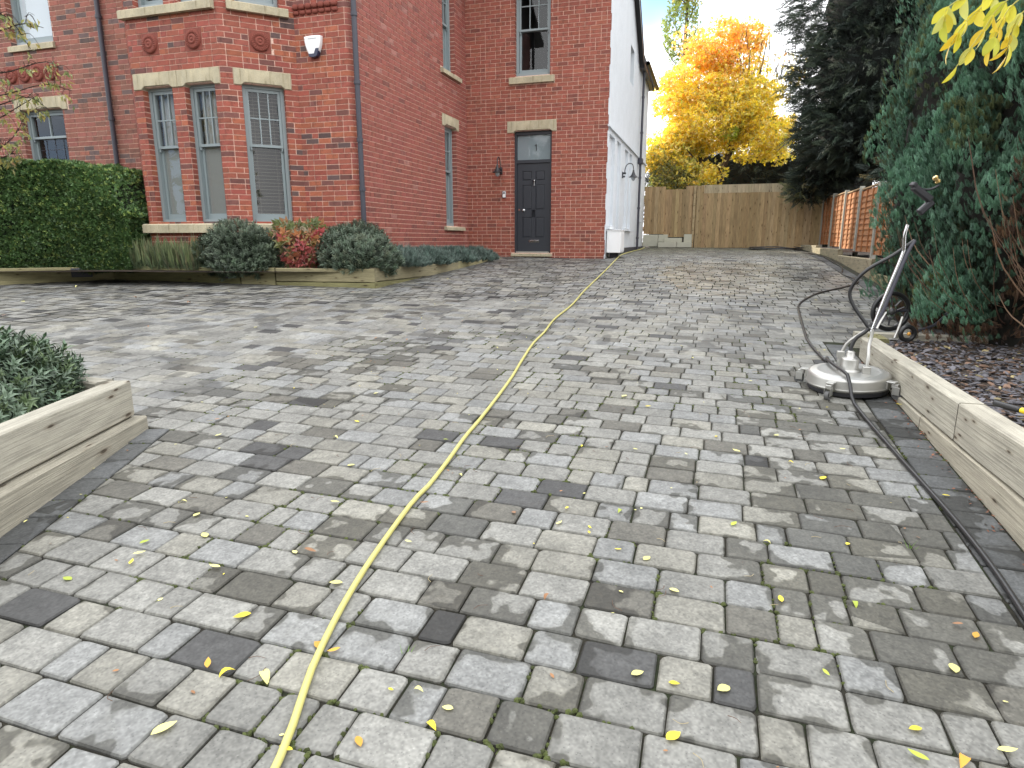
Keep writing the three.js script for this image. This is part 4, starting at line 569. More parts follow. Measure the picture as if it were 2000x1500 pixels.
{ // autumn shrub: broad leaves, green above and red below
  const r = mulberry(505), big = leafGeo([[[0, 0, 0], [0, 1, .1], [0, 0, 1], .11, .055, .18], [[0, -.01, 0], [.8, .7, .2], [0, .3, 1], .10, .05, .2], [[0, -.01, 0], [-.8, .6, .1], [0, .3, 1], .10, .05, .2], [[0, -.02, 0], [.2, .5, .9], [0, 1, 0], .09, .05, .2], [[0, -.02, 0], [-.3, .4, -.9], [0, 1, 0], .09, .05, .2]]);
  const g = thing('autumn_shrub', 'shrub turning red and orange between two dark evergreen mounds', 'shrub', [-.72, .93, .62]), list = [], st = new GB();
  for (let i = 0; i < 12; i++) { const a = r() * 6.28, e = r(); st.limb([[0, -.05, 0], [Math.cos(a) * .12 * e, .3, Math.sin(a) * .1 * e], [Math.cos(a) * .38 * e, .72, Math.sin(a) * .25 * e]], .008, .003, [.12, .07, .04], 5); } part('stem', st.build(), M.plain, g);
  for (let i = 0; i < 330; i++) { const y = r() * .78, w = .17 + .28 * Math.sin(Math.min(1, y / .78) * 2.5), a = r() * 6.28, e = Math.sqrt(.3 + .7 * r()); const x = r(), t = y / .78; const c = t > .82 ? (x < .7 ? [.16, .20, .06] : [.42, .20, .08]) : t > .42 ? (x < .35 ? [.50, .22, .09] : x < .6 ? [.50, .34, .12] : x < .8 ? [.22, .24, .07] : [.52, .10, .10]) : (x < .55 ? [.44, .10, .085] : x < .85 ? [.52, .21, .10] : [.2, .2, .06]); list.push({ p: V(Math.cos(a) * w * e * 1.15, y, Math.sin(a) * w * e * .75), d: V(Math.cos(a) * .6, .7, Math.sin(a) * .6 + .3).normalize(), roll: r() * 6, s: .75 + r() * .5, c: C3(tone(r, c, .25)) }); }
  scatter('foliage', g, big, thinLeaf, list);
}
const spike = (() => { const r = mulberry(511), l = []; for (let k = 0; k < 16; k++) { const a = r() * 6.28; l.push([[0, k * .008, 0], [Math.cos(a) * .45, 1, Math.sin(a) * .45], [Math.cos(a), 0, Math.sin(a) + .01], .05 + r() * .03, .0052, .05]); } for (let k = 0; k < 2; k++) l.push([[0, 0, 0], [(r() - .5) * .2, 1, (r() - .5) * .2], [1, 0, .3], .30 + r() * .08, .005, .02, [1.25, 1.1, .95]]); return leafGeo(l); })();
const cushion = (() => { const r = mulberry(513), l = []; for (let k = 0; k < 20; k++) { const a = r() * 6.28, e = .35 + r() * .6; l.push([[0, k * .003, 0], [Math.cos(a) * e, 1, Math.sin(a) * e], [Math.cos(a), 0, Math.sin(a) + .01], .06 + r() * .035, .0075, .05]); } return leafGeo(l); })();
function tuftRow(name, label, cat, geo, spots, cols, seed, y, hs, w, per, group, lean = .55) {
  const r = mulberry(seed); spots.forEach(([u, n, lab, sc = 1]) => { const g = thing(name, lab || label, cat, [u, y, -n], group), list = []; for (let i = 0; i < per; i++) { const a = r() * 6.28, e = Math.sqrt(r()), x = Math.cos(a) * w * e * sc, z = Math.sin(a) * w * e * .8 * sc, yy = hs * (1 - e * e) * r() * sc; list.push({ p: V(x, yy, z), d: V(Math.cos(a) * e * lean, 1, Math.sin(a) * e * lean).addScaledVector(dirRand(r), .10).normalize(), roll: r() * 6, s: (.8 + r() * .5) * sc, c: shade(r, cols, .35) }); } scatter('foliage', g, geo, softLeaf, list); });
}
tuftRow('lavender', '', 'lavender', spike, [[-4.02, -.78, 'small dark lavender tuft at the inner bend of the timber bed', .8], [-3.62, -.98, 'lavender bush with upright stalks just right of the hedge end'], [-3.26, -.97, 'lavender bush below the first narrow bay window'], [-2.92, -.96, 'lavender bush below the brick strip between the narrow bay windows'], [-2.60, -.95, 'lavender bush beside the large dark evergreen mound']], [[.10, .15, .075], [.13, .18, .09], [.085, .125, .07], [.17, .18, .11]], 521, .93, .20, .24, 260, 'lavender bushes in front of the bay', .2);
tuftRow('grey_lavender', '', 'ground cover plant', cushion, [[.58, .30, 'grey green cushion plant touching the corner evergreen mound', 1.1], [.42, .85, 'grey green cushion plant second along the side wall', 1.1], [.55, 1.4, 'grey green cushion plant third along the side wall', 1.1], [.46, 1.95, 'grey green cushion plant fourth along the side wall', 1.1], [.60, 2.5, 'grey green cushion plant left of the low side window', 1.1], [.52, 3.05, 'grey green cushion plant just before the low side window', 1.1], [.66, 3.6, 'grey green cushion plant under the low side window', 1.05], [.62, 4.15, 'grey green cushion plant last in the row by door wall', 1]], [[.10, .15, .125], [.13, .185, .155], [.16, .205, .18], [.085, .12, .10]], 523, .97, .23, .42, 620, 'grey cushion plants along the side wall');
{ // clipped hedge
  const r = mulberry(531), g = thing('clipped_hedge', 'dense clipped green hedge standing before the left house wall', 'hedge', [0, .9, 0]), list = [], lg = leafGeo([[[0, 0, 0], [0, 1, 0], [0, 0, 1], .045, .026, .1], [[0, -.005, 0], [.8, .7, .2], [0, .2, 1], .042, .024, .1], [[0, -.005, 0], [-.7, .6, -.3], [0, .2, 1], .042, .024, .1], [[0, -.01, 0], [.1, .6, .8], [0, 1, 0], .04, .024, .1]]);
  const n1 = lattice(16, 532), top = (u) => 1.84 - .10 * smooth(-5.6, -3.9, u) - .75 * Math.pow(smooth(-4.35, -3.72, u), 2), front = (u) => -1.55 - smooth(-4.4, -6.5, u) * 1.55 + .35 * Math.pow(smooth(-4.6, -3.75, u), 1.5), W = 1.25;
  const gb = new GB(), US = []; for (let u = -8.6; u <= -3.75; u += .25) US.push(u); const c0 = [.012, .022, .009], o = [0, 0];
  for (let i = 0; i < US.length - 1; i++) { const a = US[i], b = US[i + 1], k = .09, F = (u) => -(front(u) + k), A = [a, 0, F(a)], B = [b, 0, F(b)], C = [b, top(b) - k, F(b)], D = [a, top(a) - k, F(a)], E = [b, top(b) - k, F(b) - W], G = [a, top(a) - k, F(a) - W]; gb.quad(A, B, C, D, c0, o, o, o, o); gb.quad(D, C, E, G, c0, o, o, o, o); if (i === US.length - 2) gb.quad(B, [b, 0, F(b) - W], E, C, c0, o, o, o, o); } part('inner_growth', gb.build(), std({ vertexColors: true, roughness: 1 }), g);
  for (let i = 0; i < 24000; i++) { const u = -8.4 + 4.7 * Math.sqrt(r()), t = top(u), x = r(); let p, nrm; if (x < .66) { const y = r() * t; p = V(u, y, -front(u)); nrm = V(.3, .35, 1); } else if (x < .9) { p = V(u, t, -front(u) - r() * W); nrm = V(0, 1, .2); } else { const uu = -3.8 + r() * .1; p = V(uu, r() * top(uu), -front(uu) - r() * W); nrm = V(1, .35, .2); }
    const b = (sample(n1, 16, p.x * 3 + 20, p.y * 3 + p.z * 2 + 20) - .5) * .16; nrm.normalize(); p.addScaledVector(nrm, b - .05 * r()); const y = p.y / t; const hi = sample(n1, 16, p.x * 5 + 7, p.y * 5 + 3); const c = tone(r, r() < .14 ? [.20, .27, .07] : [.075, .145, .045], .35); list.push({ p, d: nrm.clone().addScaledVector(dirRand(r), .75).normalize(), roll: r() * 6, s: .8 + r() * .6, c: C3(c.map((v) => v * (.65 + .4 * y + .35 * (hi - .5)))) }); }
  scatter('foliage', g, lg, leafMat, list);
}
{ // drift of dead leaves in the corner of the bed
  const r = mulberry(541), lg = leafGeo([[[0, 0, 0], [0, 0, 1], [0, 1, 0], .07, .035, .35]]), list = []; const put = (u, n, y) => list.push({ p: V(u, y, -n), d: V((r() - .5) * .7, 1, (r() - .5) * .7).normalize(), roll: r() * 6, s: .7 + r() * .8, c: C3(tone(r, r() < .3 ? [.36, .25, .14] : r() < .5 ? [.20, .10, .05] : [.10, .05, .03], .3)) });
  for (let i = 0; i < 620; i++) { const t = Math.pow(r(), .7), u = mix(-5.2, -4.2, t) + (r() - .5) * .25, e = r(); put(u - .18 - e * .25, mix(-2.2, -1.15, t) + .12 + e * .35, .945 + (1 - e) * .02 + .13 * Math.sin(t * 3) * r()); } for (let i = 0; i < 120; i++) put(-3.85 + r() * .6, -1.0 + r() * .15, .94 + r() * .05);
  const g = scatter('leaf_litter', scene, lg, softLeaf, list); tag(g, 'heap of dead brown leaves gathered against the timber below the hedge', 'leaf litter', null, 'stuff');
}
// ---------------------------------------------------------------- fences
{
  const r = mulberry(601), geos = Array.from({ length: 6 }, (_, k) => 0);
  const boardG = (w, h, col) => { const g = new GB(), uo = r() * 9, vo = r() * 5; const b = new GB().box(0, 0, 0, 1, 1, 1); const t = .018, hw = w / 2; const f = (x, y, z) => [x, y, z], P = [[-hw, .004], [hw, t], [hw, 0], [-hw, -.006]];
    const q = (a, c, ua, uc) => g.quad(f(a[0], 0, a[1]), f(c[0], 0, c[1]), f(c[0], h, c[1]), f(a[0], h, a[1]), col, [uo, vo + ua], [uo, vo + uc], [uo + h, vo + uc], [uo + h, vo + ua]); for (let i = 0; i < 4; i++) q(P[i], P[(i + 1) % 4], i * .2, i * .2 + w); g.quad(f(...[P[0][0], h, P[0][1]]), f(P[1][0], h, P[1][1]), f(P[2][0], h, P[2][1]), f(P[3][0], h, P[3][1]), col, [uo, vo], [uo, vo + w], [uo + .02, vo + w], [uo + .02, vo]); return g.build(); };
  const cols = [[.54, .395, .22], [.60, .455, .27], [.47, .34, .185], [.57, .42, .235]];
  const fence = thing('board_fence', 'short vertical board fence on pale blocks beside the white house wall', 'fence');
  for (let x = 3.34; x < 4.97;) { const w = .112 + r() * .012, m = part('board', boardG(w, 1.56 + r() * .01, tone(r, cols[Math.floor(r() * 4)], .13, .05)), M.board, fence); m.position.set(x + w / 2, 1.64 - (x > 4.02 && x < 4.66 ? .10 : 0), -13.22 + (x > 3.95 && x < 4.75 ? -.02 : .0)); x += w - .006; }
  part('fence_rail', new GB().box(4.15, 1.85, -13.27, 1.66, .09, .05, [.35, .26, .15]).box(4.15, 2.75, -13.27, 1.66, .09, .05, [.35, .26, .15]).build(), M.board, fence);
  part('fence_post', new GB().box(4.99, 2.12, -13.14, .07, 2.16, .07, [.58, .46, .28]).build(), M.board, fence);
  const gate = thing('board_gate', 'wide timber board gate with paler taller boards behind its top', 'gate');
  for (let x = 5.05; x < 8.92;) { const w = .108 + r() * .014, m = part('board', boardG(w, 1.76 + (x < 5.2 ? .24 : 0) + r() * .006, tone(r, cols[Math.floor(r() * 4)], .14, .05)), M.board, gate); m.position.set(x + w / 2, 1.185 + r() * .008, -13.16); x += w - .004; }
  for (let x = 5.2; x < 8.92;) { const w = .10 + r() * .01, m = part('board', boardG(w, 1.62, tone(r, [.66, .57, .40], .1)), M.board, gate); m.position.set(x + w / 2, 1.60, -13.24); x += w - .002; }
  part('gate_rail', new GB().box(7, 1.45, -13.205, 3.8, .09, .04, [.35, .26, .15]).box(7, 2.6, -13.205, 3.8, .09, .04, [.35, .26, .15]).build(), M.board, gate);
  const st = thing('stone_block_step', 'pale concrete blocks stacked as a step below the short board fence', 'block step'), bk = std({ map: T.render, color: C3([.55, .54, .44]), roughness: .9 }), bg = (w, h, d) => new RoundedBoxGeometry(w, h, d, 2, .015);
  for (const [x, y, z, w, h, d] of [[3.60, 1.42, -13.17, .50, .40, .2], [4.02, 1.50, -13.17, .32, .24, .2], [4.36, 1.44, -13.12, .58, .14, .24], [4.84, 1.50, -13.15, .26, .26, .2], [4.18, 1.285, -13.05, .62, .17, .3], [4.74, 1.285, -13.05, .48, .17, .3]]) part('block', bg(w, h, d), bk, st).position.set(x, y, z);
  // orange lap panels between concrete posts
  const pan = thing('panel_fence', 'orange stained overlap fence panels between grey concrete posts', 'fence'), conc = std({ map: T.render, color: C3([.36, .35, .30]), roughness: .95 }), X = 8.95, posts = [12.9, 11.05, 9.2, 7.35, 5.5, 3.65, 1.8, -.05];
  const yb = (n) => 1.0 + .024 * n - (n < 4 ? .05 : 0), slat = Array.from({ length: 5 }, () => { const L = 1.74, g = new GB(), col = tone(r, [.58, .265, .12], .14, .06), uo = r() * 8, vo = r() * 4; const P = [[.023, 0], [-.004, .145], [.004, .145], [.031, 0]]; for (let i = 0; i < 4; i++) { const a = P[i], b = P[(i + 1) % 4]; for (let j = 0; j < 4; j++) { const t0 = -L / 2 + j * L / 4, t1 = t0 + L / 4, w0 = j ? (r() - .5) * .004 : 0; g.quad([-a[0], a[1] + w0, t0], [-a[0], a[1], t1], [-b[0], b[1], t1], [-b[0], b[1] + w0, t0], col, [uo + t0, vo + i * .2], [uo + t1, vo + i * .2], [uo + t1, vo + i * .2 + .15], [uo + t0, vo + i * .2 + .15]); } } return g.build(); });
  posts.forEach((n, k) => {
    const p = part('concrete_post', new RoundedBoxGeometry(.10, 1.62, .105, 2, .012), conc, pan); p.position.set(X - .03, yb(n) + .66, -n); p.rotation.y = 0;
    if (k === posts.length - 1) return; const m = n - .925, y0 = yb(m) + .02;
    for (let j = 0; j < 11; j++) part('overlap_board', slat[Math.floor(r() * 5)], M.board, pan).position.set(X, y0 + j * .122, -m);
    for (const dz of [-.82, -.30, .30, .82]) part('batten', new GB().box(X - .032, y0 + .68, -m + dz, .028, 1.36, .042, [.50, .20, .07]).build(), M.board, pan);
    part('panel_cap', new GB().box(X, y0 + 1.40, -m, .07, .03, 1.76, [.56, .40, .24]).build(), M.board, pan);
  });
}
// ---------------------------------------------------------------- trees
const BARK = [.24, .19, .14];
const leafPair = leafGeo([[[0, 0, 0], [.5, 1, .1], [0, .2, 1], .11, .062, .2], [[0, -.01, 0], [-.7, .5, .3], [0, .3, 1], .10, .058, .2], [[0, .01, 0], [.1, .6, -.8], [0, 1, 0], .10, .058, .2]]);
const needleSpray = (() => { const r = mulberry(611), l = []; for (let k = 0; k < 18; k++) { const y = k * .018, s = k % 2 ? 1 : -1; l.push([[0, y, 0], [s * (.8 + r() * .3), .55, (r() - .5) * .5], [0, .1, 1], .12 * (1 - k / 26), .022, .22, [.8 + .02 * k, .8 + .02 * k, .8 + .02 * k]]); } l.push([[0, 0, 0], [0, 1, 0], [0, 0, 1], .38, .02, .1]); return leafGeo(l); })();
function blobLeaves(list, blobs, seed, o) { // leaves near the surface of overlapping blobs
  const r = mulberry(seed); for (const [x, y, z, rx, ry, rz, n, cols, dense = .5] of blobs) { const f = bumpy(r, 12); for (let i = 0; i < n; i++) { const d = dirRand(r), k = f(d) * Math.pow(mix(dense, 1, r()), .5) * (1 + (r() - .5) * .16); const p = V(x + d.x * rx * k, y + d.y * ry * k, z + d.z * rz * k); if (o.min && p.y < o.min(p, r)) continue; list.push({ p, d: o.dir ? o.dir(d, r) : d.clone().addScaledVector(dirRand(r), 1.1).normalize(), roll: r() * 6, s: (o.s || 1) * (.7 + r() * .6), c: C3(tone(r, o.cols ? o.cols(p, r, cols) : cols[Math.floor(r() * cols.length)], o.dv ?? .25, .12)).multiplyScalar(o.lit ? o.lit(k, d) : 1) }); } }
  return list;
}
{ // the yellow tree behind the gate
  const g = thing('autumn_tree', 'tree with glowing yellow and orange autumn leaves behind the board gate', 'tree', [5.35, 1.2, -16.2]), gb = new GB(), col = BARK;
  const L = (pts, a, b) => gb.limb(pts, a, b, col, 7);
  L([[0, -.3, 0], [.05, 1.3, 0], [.30, 2.3, .05], [.62, 3.25, .1], [.95, 3.85, .1]], .16, .10); L([[.62, 3.25, .1], [.60, 3.9, .2], [.45, 4.6, .2], [.1, 6.2, .2]], .075, .02); L([[.95, 3.85, .1], [1.5, 4.3, .2], [2.2, 4.55, .1]], .075, .018); L([[.95, 3.85, .1], [1.05, 4.7, -.1], [1.5, 6.0, -.2], [1.7, 7.4, -.1]], .08, .012); L([[.30, 2.3, .05], [-.3, 2.9, .3], [-1.1, 3.8, .3]], .06, .015); L([[.45, 4.6, .2], [-.5, 5.5, .3], [-1.1, 6.5, .2]], .05, .012); L([[-.45, -.3, -.2], [-.42, 1.6, -.2], [-.35, 3.6, -.1], [-.5, 5.4, 0]], .12, .03);
  const r = mulberry(621); for (let i = 0; i < 60; i++) { const x = .6 + r() * 2.1, y = 5.0 + r() * 2.0; L([[x, y, (r() - .5)], [x + (r() - .5) * .3, y + .5, (r() - .5)], [x + (r() - .5) * .6, y + 1 + r() * .5, (r() - .5) * 1.2]], .014, .003); }
  part('trunk', gb.build(), M.bark, g);
  const Y = [[.92, .76, .05], [.94, .82, .09], [.90, .68, .05], [.90, .80, .28]], O = [[.92, .58, .12], [.92, .50, .12], [.92, .66, .14]], G = [[.52, .50, .07], [.34, .38, .06], [.66, .55, .09]], DG = [[.10, .13, .035], [.16, .19, .05], [.36, .34, .07]];
  const blobs = [], env = [[.0, 4.6, 0, 2.2, 1.3, 1.3, 34, .78], [-.5, 5.7, 0, 1.7, 1.2, 1.1, 22, .7], [.25, 6.9, 0, 1.0, .9, .8, 9, .5], [-.6, 7.0, 0, .9, .7, .6, 5, .2], [.9, 7.3, 0, .8, .6, .6, 5, .2], [1.55, 4.25, 0, 1.1, .75, 1.0, 13, .8], [1.8, 5.7, 0, 1.0, 1.0, .8, 12, .24], [-1.3, 3.4, .2, 1.1, 1.1, .9, 16, 1], [-.7, 2.6, .3, .9, .7, .8, 9, .8], [1.8, 3.55, .2, .8, .3, .6, 6, .7]];
  for (const [x, y, z, a, b, c, n, den] of env) for (let i = 0; i < n; i++) { const d = dirRand(r), q = .45 + .55 * r(), py = y + d.y * b * q, px = x + d.x * a * q, R = .30 + r() * .36, h = py + (r() - .5) * 1.1 - .25 * px; blobs.push([px, py, z + d.z * c * q, R * 1.15, R * .8, R, Math.round(290 * den * (.6 + r() * .8) * R / .45), h > 6.6 ? O : h > 5.6 ? [...Y, O[2], O[0]] : py < 3.1 && px < -.4 ? [...G, Y[3], DG[2]] : r() < .12 ? [...G, Y[0]] : Y, .35]); }
  blobs.push([.62, 3.95, .6, .34, .22, .35, 120, [[.5, .62, .06]]], [-1.2, 1.75, .6, 1.1, .95, .5, 1700, DG], [-.35, 1.7, .7, .6, .75, .5, 650, [...DG, G[0]]], [-1.4, 2.5, .8, .7, .5, .4, 420, [...DG, G[1]]]);
  const list = blobLeaves([], blobs, 622, { s: .98, cols: (p, q, own) => { if (own === DG || own.length < 2 || own.includes(DG[0])) return own[Math.floor(q() * own.length)]; const h = p.y - .28 * p.x + (q() - .5) * 1.9, c = h > 6.7 ? O : h > 5.8 && q() < .4 ? O : p.y < 3.6 && p.x < -.2 && q() < .5 ? [...G, DG[2]] : q() < .12 ? G : Y; return c[Math.floor(q() * c.length)]; } });
  scatter('crown', g, leafPair, thinLeaf, list);
  const t = thing('tall_green_tree', 'tall yellow green tree rising behind the orange topped autumn tree', 'tree', [3.75, 1.2, -24]), tb = new GB(); tb.limb([[0, -.3, 0], [.1, 4, 0], [0, 9, 0], [.1, 13.5, 0]], .2, .03, BARK, 7); for (let i = 0; i < 26; i++) { const y = 5.5 + r() * 7.5, a = r() * 6.28; tb.limb([[.05, y, 0], [Math.cos(a) * .5, y + .5, Math.sin(a) * .5], [Math.cos(a) * 1.1, y + 1.3, Math.sin(a)]], .03, .005, BARK, 5); } part('trunk', tb.build(), M.bark, t);
  scatter('crown', t, leafPair, thinLeaf, blobLeaves([], [[-.1, 12.2, 0, .75, 1.6, .8, 650, [[.34, .36, .06], [.62, .50, .07], [.22, .28, .05]]], [-.25, 10, 0, .8, 1.5, .8, 650, [[.28, .34, .06], [.20, .27, .05]]], [.8, 12.4, 0, .35, 1.3, .5, 120, [[.55, .46, .08]]]], 623, { s: 1.25 }));
  // dark evergreen mass that closes the view under the crown
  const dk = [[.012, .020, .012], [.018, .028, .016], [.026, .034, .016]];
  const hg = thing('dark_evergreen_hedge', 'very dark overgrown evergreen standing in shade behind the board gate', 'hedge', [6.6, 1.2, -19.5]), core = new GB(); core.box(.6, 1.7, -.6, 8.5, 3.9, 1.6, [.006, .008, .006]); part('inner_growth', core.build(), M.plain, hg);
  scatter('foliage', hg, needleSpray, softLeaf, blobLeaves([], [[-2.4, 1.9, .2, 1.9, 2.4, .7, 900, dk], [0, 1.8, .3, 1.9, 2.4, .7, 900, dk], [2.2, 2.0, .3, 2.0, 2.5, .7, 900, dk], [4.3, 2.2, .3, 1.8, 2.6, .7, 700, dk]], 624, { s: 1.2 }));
}
{ // yew over the orange fence
  const r = mulberry(631), g = thing('dark_yew_tree', 'tall dark green yew tree overhanging the orange panel fence', 'tree', [11.0, 1.1, -11.6]), gb = new GB();
  gb.limb([[0, -.3, 0], [.05, 2.5, .1], [-.1, 6, 0], [0, 11, 0]], .30, .08, [.10, .07, .05], 8); for (let i = 0; i < 30; i++) { const y = 1.4 + r() * 8, a = 2.0 + r() * 3.4, L = 1.3 + r() * 1.6; gb.limb([[0, y, 0], [Math.cos(a) * L * .5, y + .3, Math.sin(a) * L * .5], [Math.cos(a) * L, y - .1, Math.sin(a) * L]], .05, .008, [.10, .07, .05], 5); } part('trunk', gb.build(), M.bark, g);
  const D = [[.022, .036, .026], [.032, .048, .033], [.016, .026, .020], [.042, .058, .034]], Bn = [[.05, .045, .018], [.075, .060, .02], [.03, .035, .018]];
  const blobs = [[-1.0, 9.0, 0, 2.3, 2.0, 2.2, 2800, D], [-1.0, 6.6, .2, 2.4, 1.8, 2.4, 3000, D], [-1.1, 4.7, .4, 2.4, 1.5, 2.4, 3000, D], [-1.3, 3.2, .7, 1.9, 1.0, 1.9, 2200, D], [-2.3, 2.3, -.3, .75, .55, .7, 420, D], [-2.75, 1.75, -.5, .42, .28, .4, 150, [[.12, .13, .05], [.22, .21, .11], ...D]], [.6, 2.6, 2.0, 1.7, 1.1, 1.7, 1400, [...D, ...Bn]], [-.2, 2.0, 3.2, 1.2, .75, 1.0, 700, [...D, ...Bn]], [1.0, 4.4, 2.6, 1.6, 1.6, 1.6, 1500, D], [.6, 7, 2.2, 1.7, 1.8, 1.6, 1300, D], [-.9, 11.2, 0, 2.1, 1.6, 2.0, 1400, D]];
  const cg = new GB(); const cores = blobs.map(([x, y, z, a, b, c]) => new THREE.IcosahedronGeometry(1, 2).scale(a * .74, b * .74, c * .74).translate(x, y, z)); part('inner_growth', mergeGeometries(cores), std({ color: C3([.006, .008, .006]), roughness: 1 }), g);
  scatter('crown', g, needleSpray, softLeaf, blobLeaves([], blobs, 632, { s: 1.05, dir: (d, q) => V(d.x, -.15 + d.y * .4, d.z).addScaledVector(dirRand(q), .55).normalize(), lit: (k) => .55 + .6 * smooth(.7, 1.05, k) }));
  const tw = thing('hanging_conifer_branch', 'thin dark conifer branch hanging into the sky beside the yew', 'tree branch', [9.6, 10.4, -17.5]), tb = new GB(); tb.limb([[1.8, .6, 0], [.8, .6, 0], [.1, .2, 0], [-.02, -1.2, 0], [0, -2.3, 0]], .04, .01, [.10, .07, .05], 6); part('branch', tb.build(), M.bark, tw); const bl = []; for (let i = 0; i < 130; i++) { const y = .3 - 2.6 * Math.pow(r(), 1.2), w = .20 * (1 - .5 * (-y / 2.6)); bl.push({ p: V((r() - .5) * w, y, (r() - .5) * w), d: V(r() - .5, -1, r() - .5).normalize(), roll: r() * 6, s: .7 + r() * .4, c: C3(tone(r, [.03, .042, .028], .3)) }); } scatter('foliage', tw, needleSpray, softLeaf, bl);
}
// feathery cypress: flat upright plumes of fine blades
const plume = (() => { const r = mulberry(641), l = [], S = [[0, 0]]; for (let k = 0; k < 9; k++) { const y = .012 + k * .0145, t = k / 9; for (const s of [-1, 1]) { const L = .075 * (1 - t * .66), a = .80 - t * .25; l.push([[0, y, 0], [s * a, 1, (r() - .5) * .6], [0, .05, 1], L, .0075, .06, [.72 + .35 * t, .74 + .33 * t, .74 + .33 * t]]); l.push([[s * a * L * .38, y + L * .38, 0], [s * (a + .75), .7, (r() - .5) * .6], [0, .05, 1], L * .55, .007, .06, [.95, .97, .97]]); } } l.push([[0, 0, 0], [0, 1, 0], [0, 0, 1], .185, .009, .04, [1.1, 1.08, 1.08]]); return leafGeo(l); })();
function cypress(label, u, n, y0, h, rad, count, seed, o = {}) {
  const r = mulberry(seed), g = thing('blue_cypress', label, 'conifer', [u, y0, -n], o.group), gb = new GB(), list = [], prof = (t) => rad * (o.bare ? mix(.62, 1, smooth(.05, .30, t)) : mix(.8, 1, smooth(0, .15, t))) * (1 - .75 * Math.pow(smooth(.45, 1.05, t), 1.2));
  const cones = []; for (let i = 0; i < 46; i++) { const t = Math.pow(r(), .8) * .98, a = r() * 6.28, R = prof(t) * (.74 + r() * .2); cones.push([Math.cos(a) * R, t * h, Math.sin(a) * R, .16 + r() * .16, .42 + r() * .4, a]); }
  const kink = lattice(24, seed + 1);
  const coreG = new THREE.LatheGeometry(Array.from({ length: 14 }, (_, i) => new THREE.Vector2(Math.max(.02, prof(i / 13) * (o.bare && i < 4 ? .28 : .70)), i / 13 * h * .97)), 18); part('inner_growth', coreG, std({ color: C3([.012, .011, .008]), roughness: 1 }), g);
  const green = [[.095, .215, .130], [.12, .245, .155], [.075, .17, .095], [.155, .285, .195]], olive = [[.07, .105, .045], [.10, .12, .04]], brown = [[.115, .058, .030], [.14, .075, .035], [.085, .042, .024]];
  for (let i = 0; i < count; i++) {
    let p, a, out; if (r() < .72) { const c = cones[Math.floor(r() * cones.length)], b = r() * 6.28, y = (r() - .35) * c[4], w = c[3] * (1 - .75 * Math.max(0, y / c[4] / .65)); p = V(c[0] + Math.cos(b) * w, c[1] + y, c[2] + Math.sin(b) * w); a = c[5]; } else { const t = r(), R = prof(t) * (.72 + r() * .22); a = r() * 6.28; p = V(Math.cos(a) * R, t * h, Math.sin(a) * R); }
    if (p.y < .02) p.y = .02 + r() * .2; out = V(p.x, 0, p.z); const R = out.length() || 1; out.divideScalar(R); const t = p.y / h, k = R / prof(clamp(t, 0, 1));
    const bare = o.bare ? o.bare(p, r) : 0; if (bare > 1 && r() < .72) continue;
    const d = V(out.x * .42, 1, out.z * .42).addScaledVector(dirRand(r), .34).normalize(); const pat = sample(kink, 24, p.y * 2.2 + 20, Math.atan2(p.z, p.x) * 3 + 12), c = bare > .5 && r() < .82 ? brown : (pat > .66 || k < .74) && r() < .6 ? olive : green;
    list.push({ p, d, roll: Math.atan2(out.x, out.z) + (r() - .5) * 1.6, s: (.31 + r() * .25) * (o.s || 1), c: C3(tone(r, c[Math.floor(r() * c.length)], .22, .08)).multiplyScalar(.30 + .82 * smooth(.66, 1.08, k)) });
  }
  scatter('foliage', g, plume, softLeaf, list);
  gb.limb([[0, -.1, 0], [.03, h * .3, .02], [0, h * .9, 0]], .055, .01, [.13, .075, .045], 7); const tc = [[.17, .10, .06], [.22, .14, .085], [.12, .07, .045]];
  for (let i = 0; i < (o.twigs ?? 30); i++) { const a = (o.fan ?? 3.1) + (r() - .5) * (o.spread ?? 6), L = rad * (.55 + r() * .75), y = .05 + r() * .35, e = .35 + r() * .9; gb.limb([[0, y, 0], [Math.cos(a) * L * .45, y + L * .18 * e, Math.sin(a) * L * .45], [Math.cos(a) * L * .85, y + L * .65 * e, Math.sin(a) * L * .85], [Math.cos(a) * L, y + L * 1.1 * e, Math.sin(a) * L]], .004 + r() * r() * .010, .0015, tc[Math.floor(r() * 3)], 5); }
  part('trunk', gb.build(), M.plain, g); return g;
}
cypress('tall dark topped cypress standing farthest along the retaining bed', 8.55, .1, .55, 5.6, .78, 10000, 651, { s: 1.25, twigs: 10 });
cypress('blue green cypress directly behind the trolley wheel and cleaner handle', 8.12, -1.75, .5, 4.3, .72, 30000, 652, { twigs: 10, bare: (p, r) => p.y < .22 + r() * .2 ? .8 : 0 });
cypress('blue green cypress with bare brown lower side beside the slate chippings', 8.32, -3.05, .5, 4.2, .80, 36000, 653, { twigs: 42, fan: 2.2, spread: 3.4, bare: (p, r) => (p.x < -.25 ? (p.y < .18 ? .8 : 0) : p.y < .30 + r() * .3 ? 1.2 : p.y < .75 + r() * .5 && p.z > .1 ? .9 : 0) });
cypress('shady green cypress nearest the yellow handled tool and hanging leaves', 8.62, -4.15, .5, 4.2, .86, 32000, 654, { twigs: 46, fan: 2.6, spread: 3.6, bare: (p, r) => (p.y < .75 + r() * .4 ? 1.3 : p.y < 1.25 + r() * .5 ? .9 : 0) });
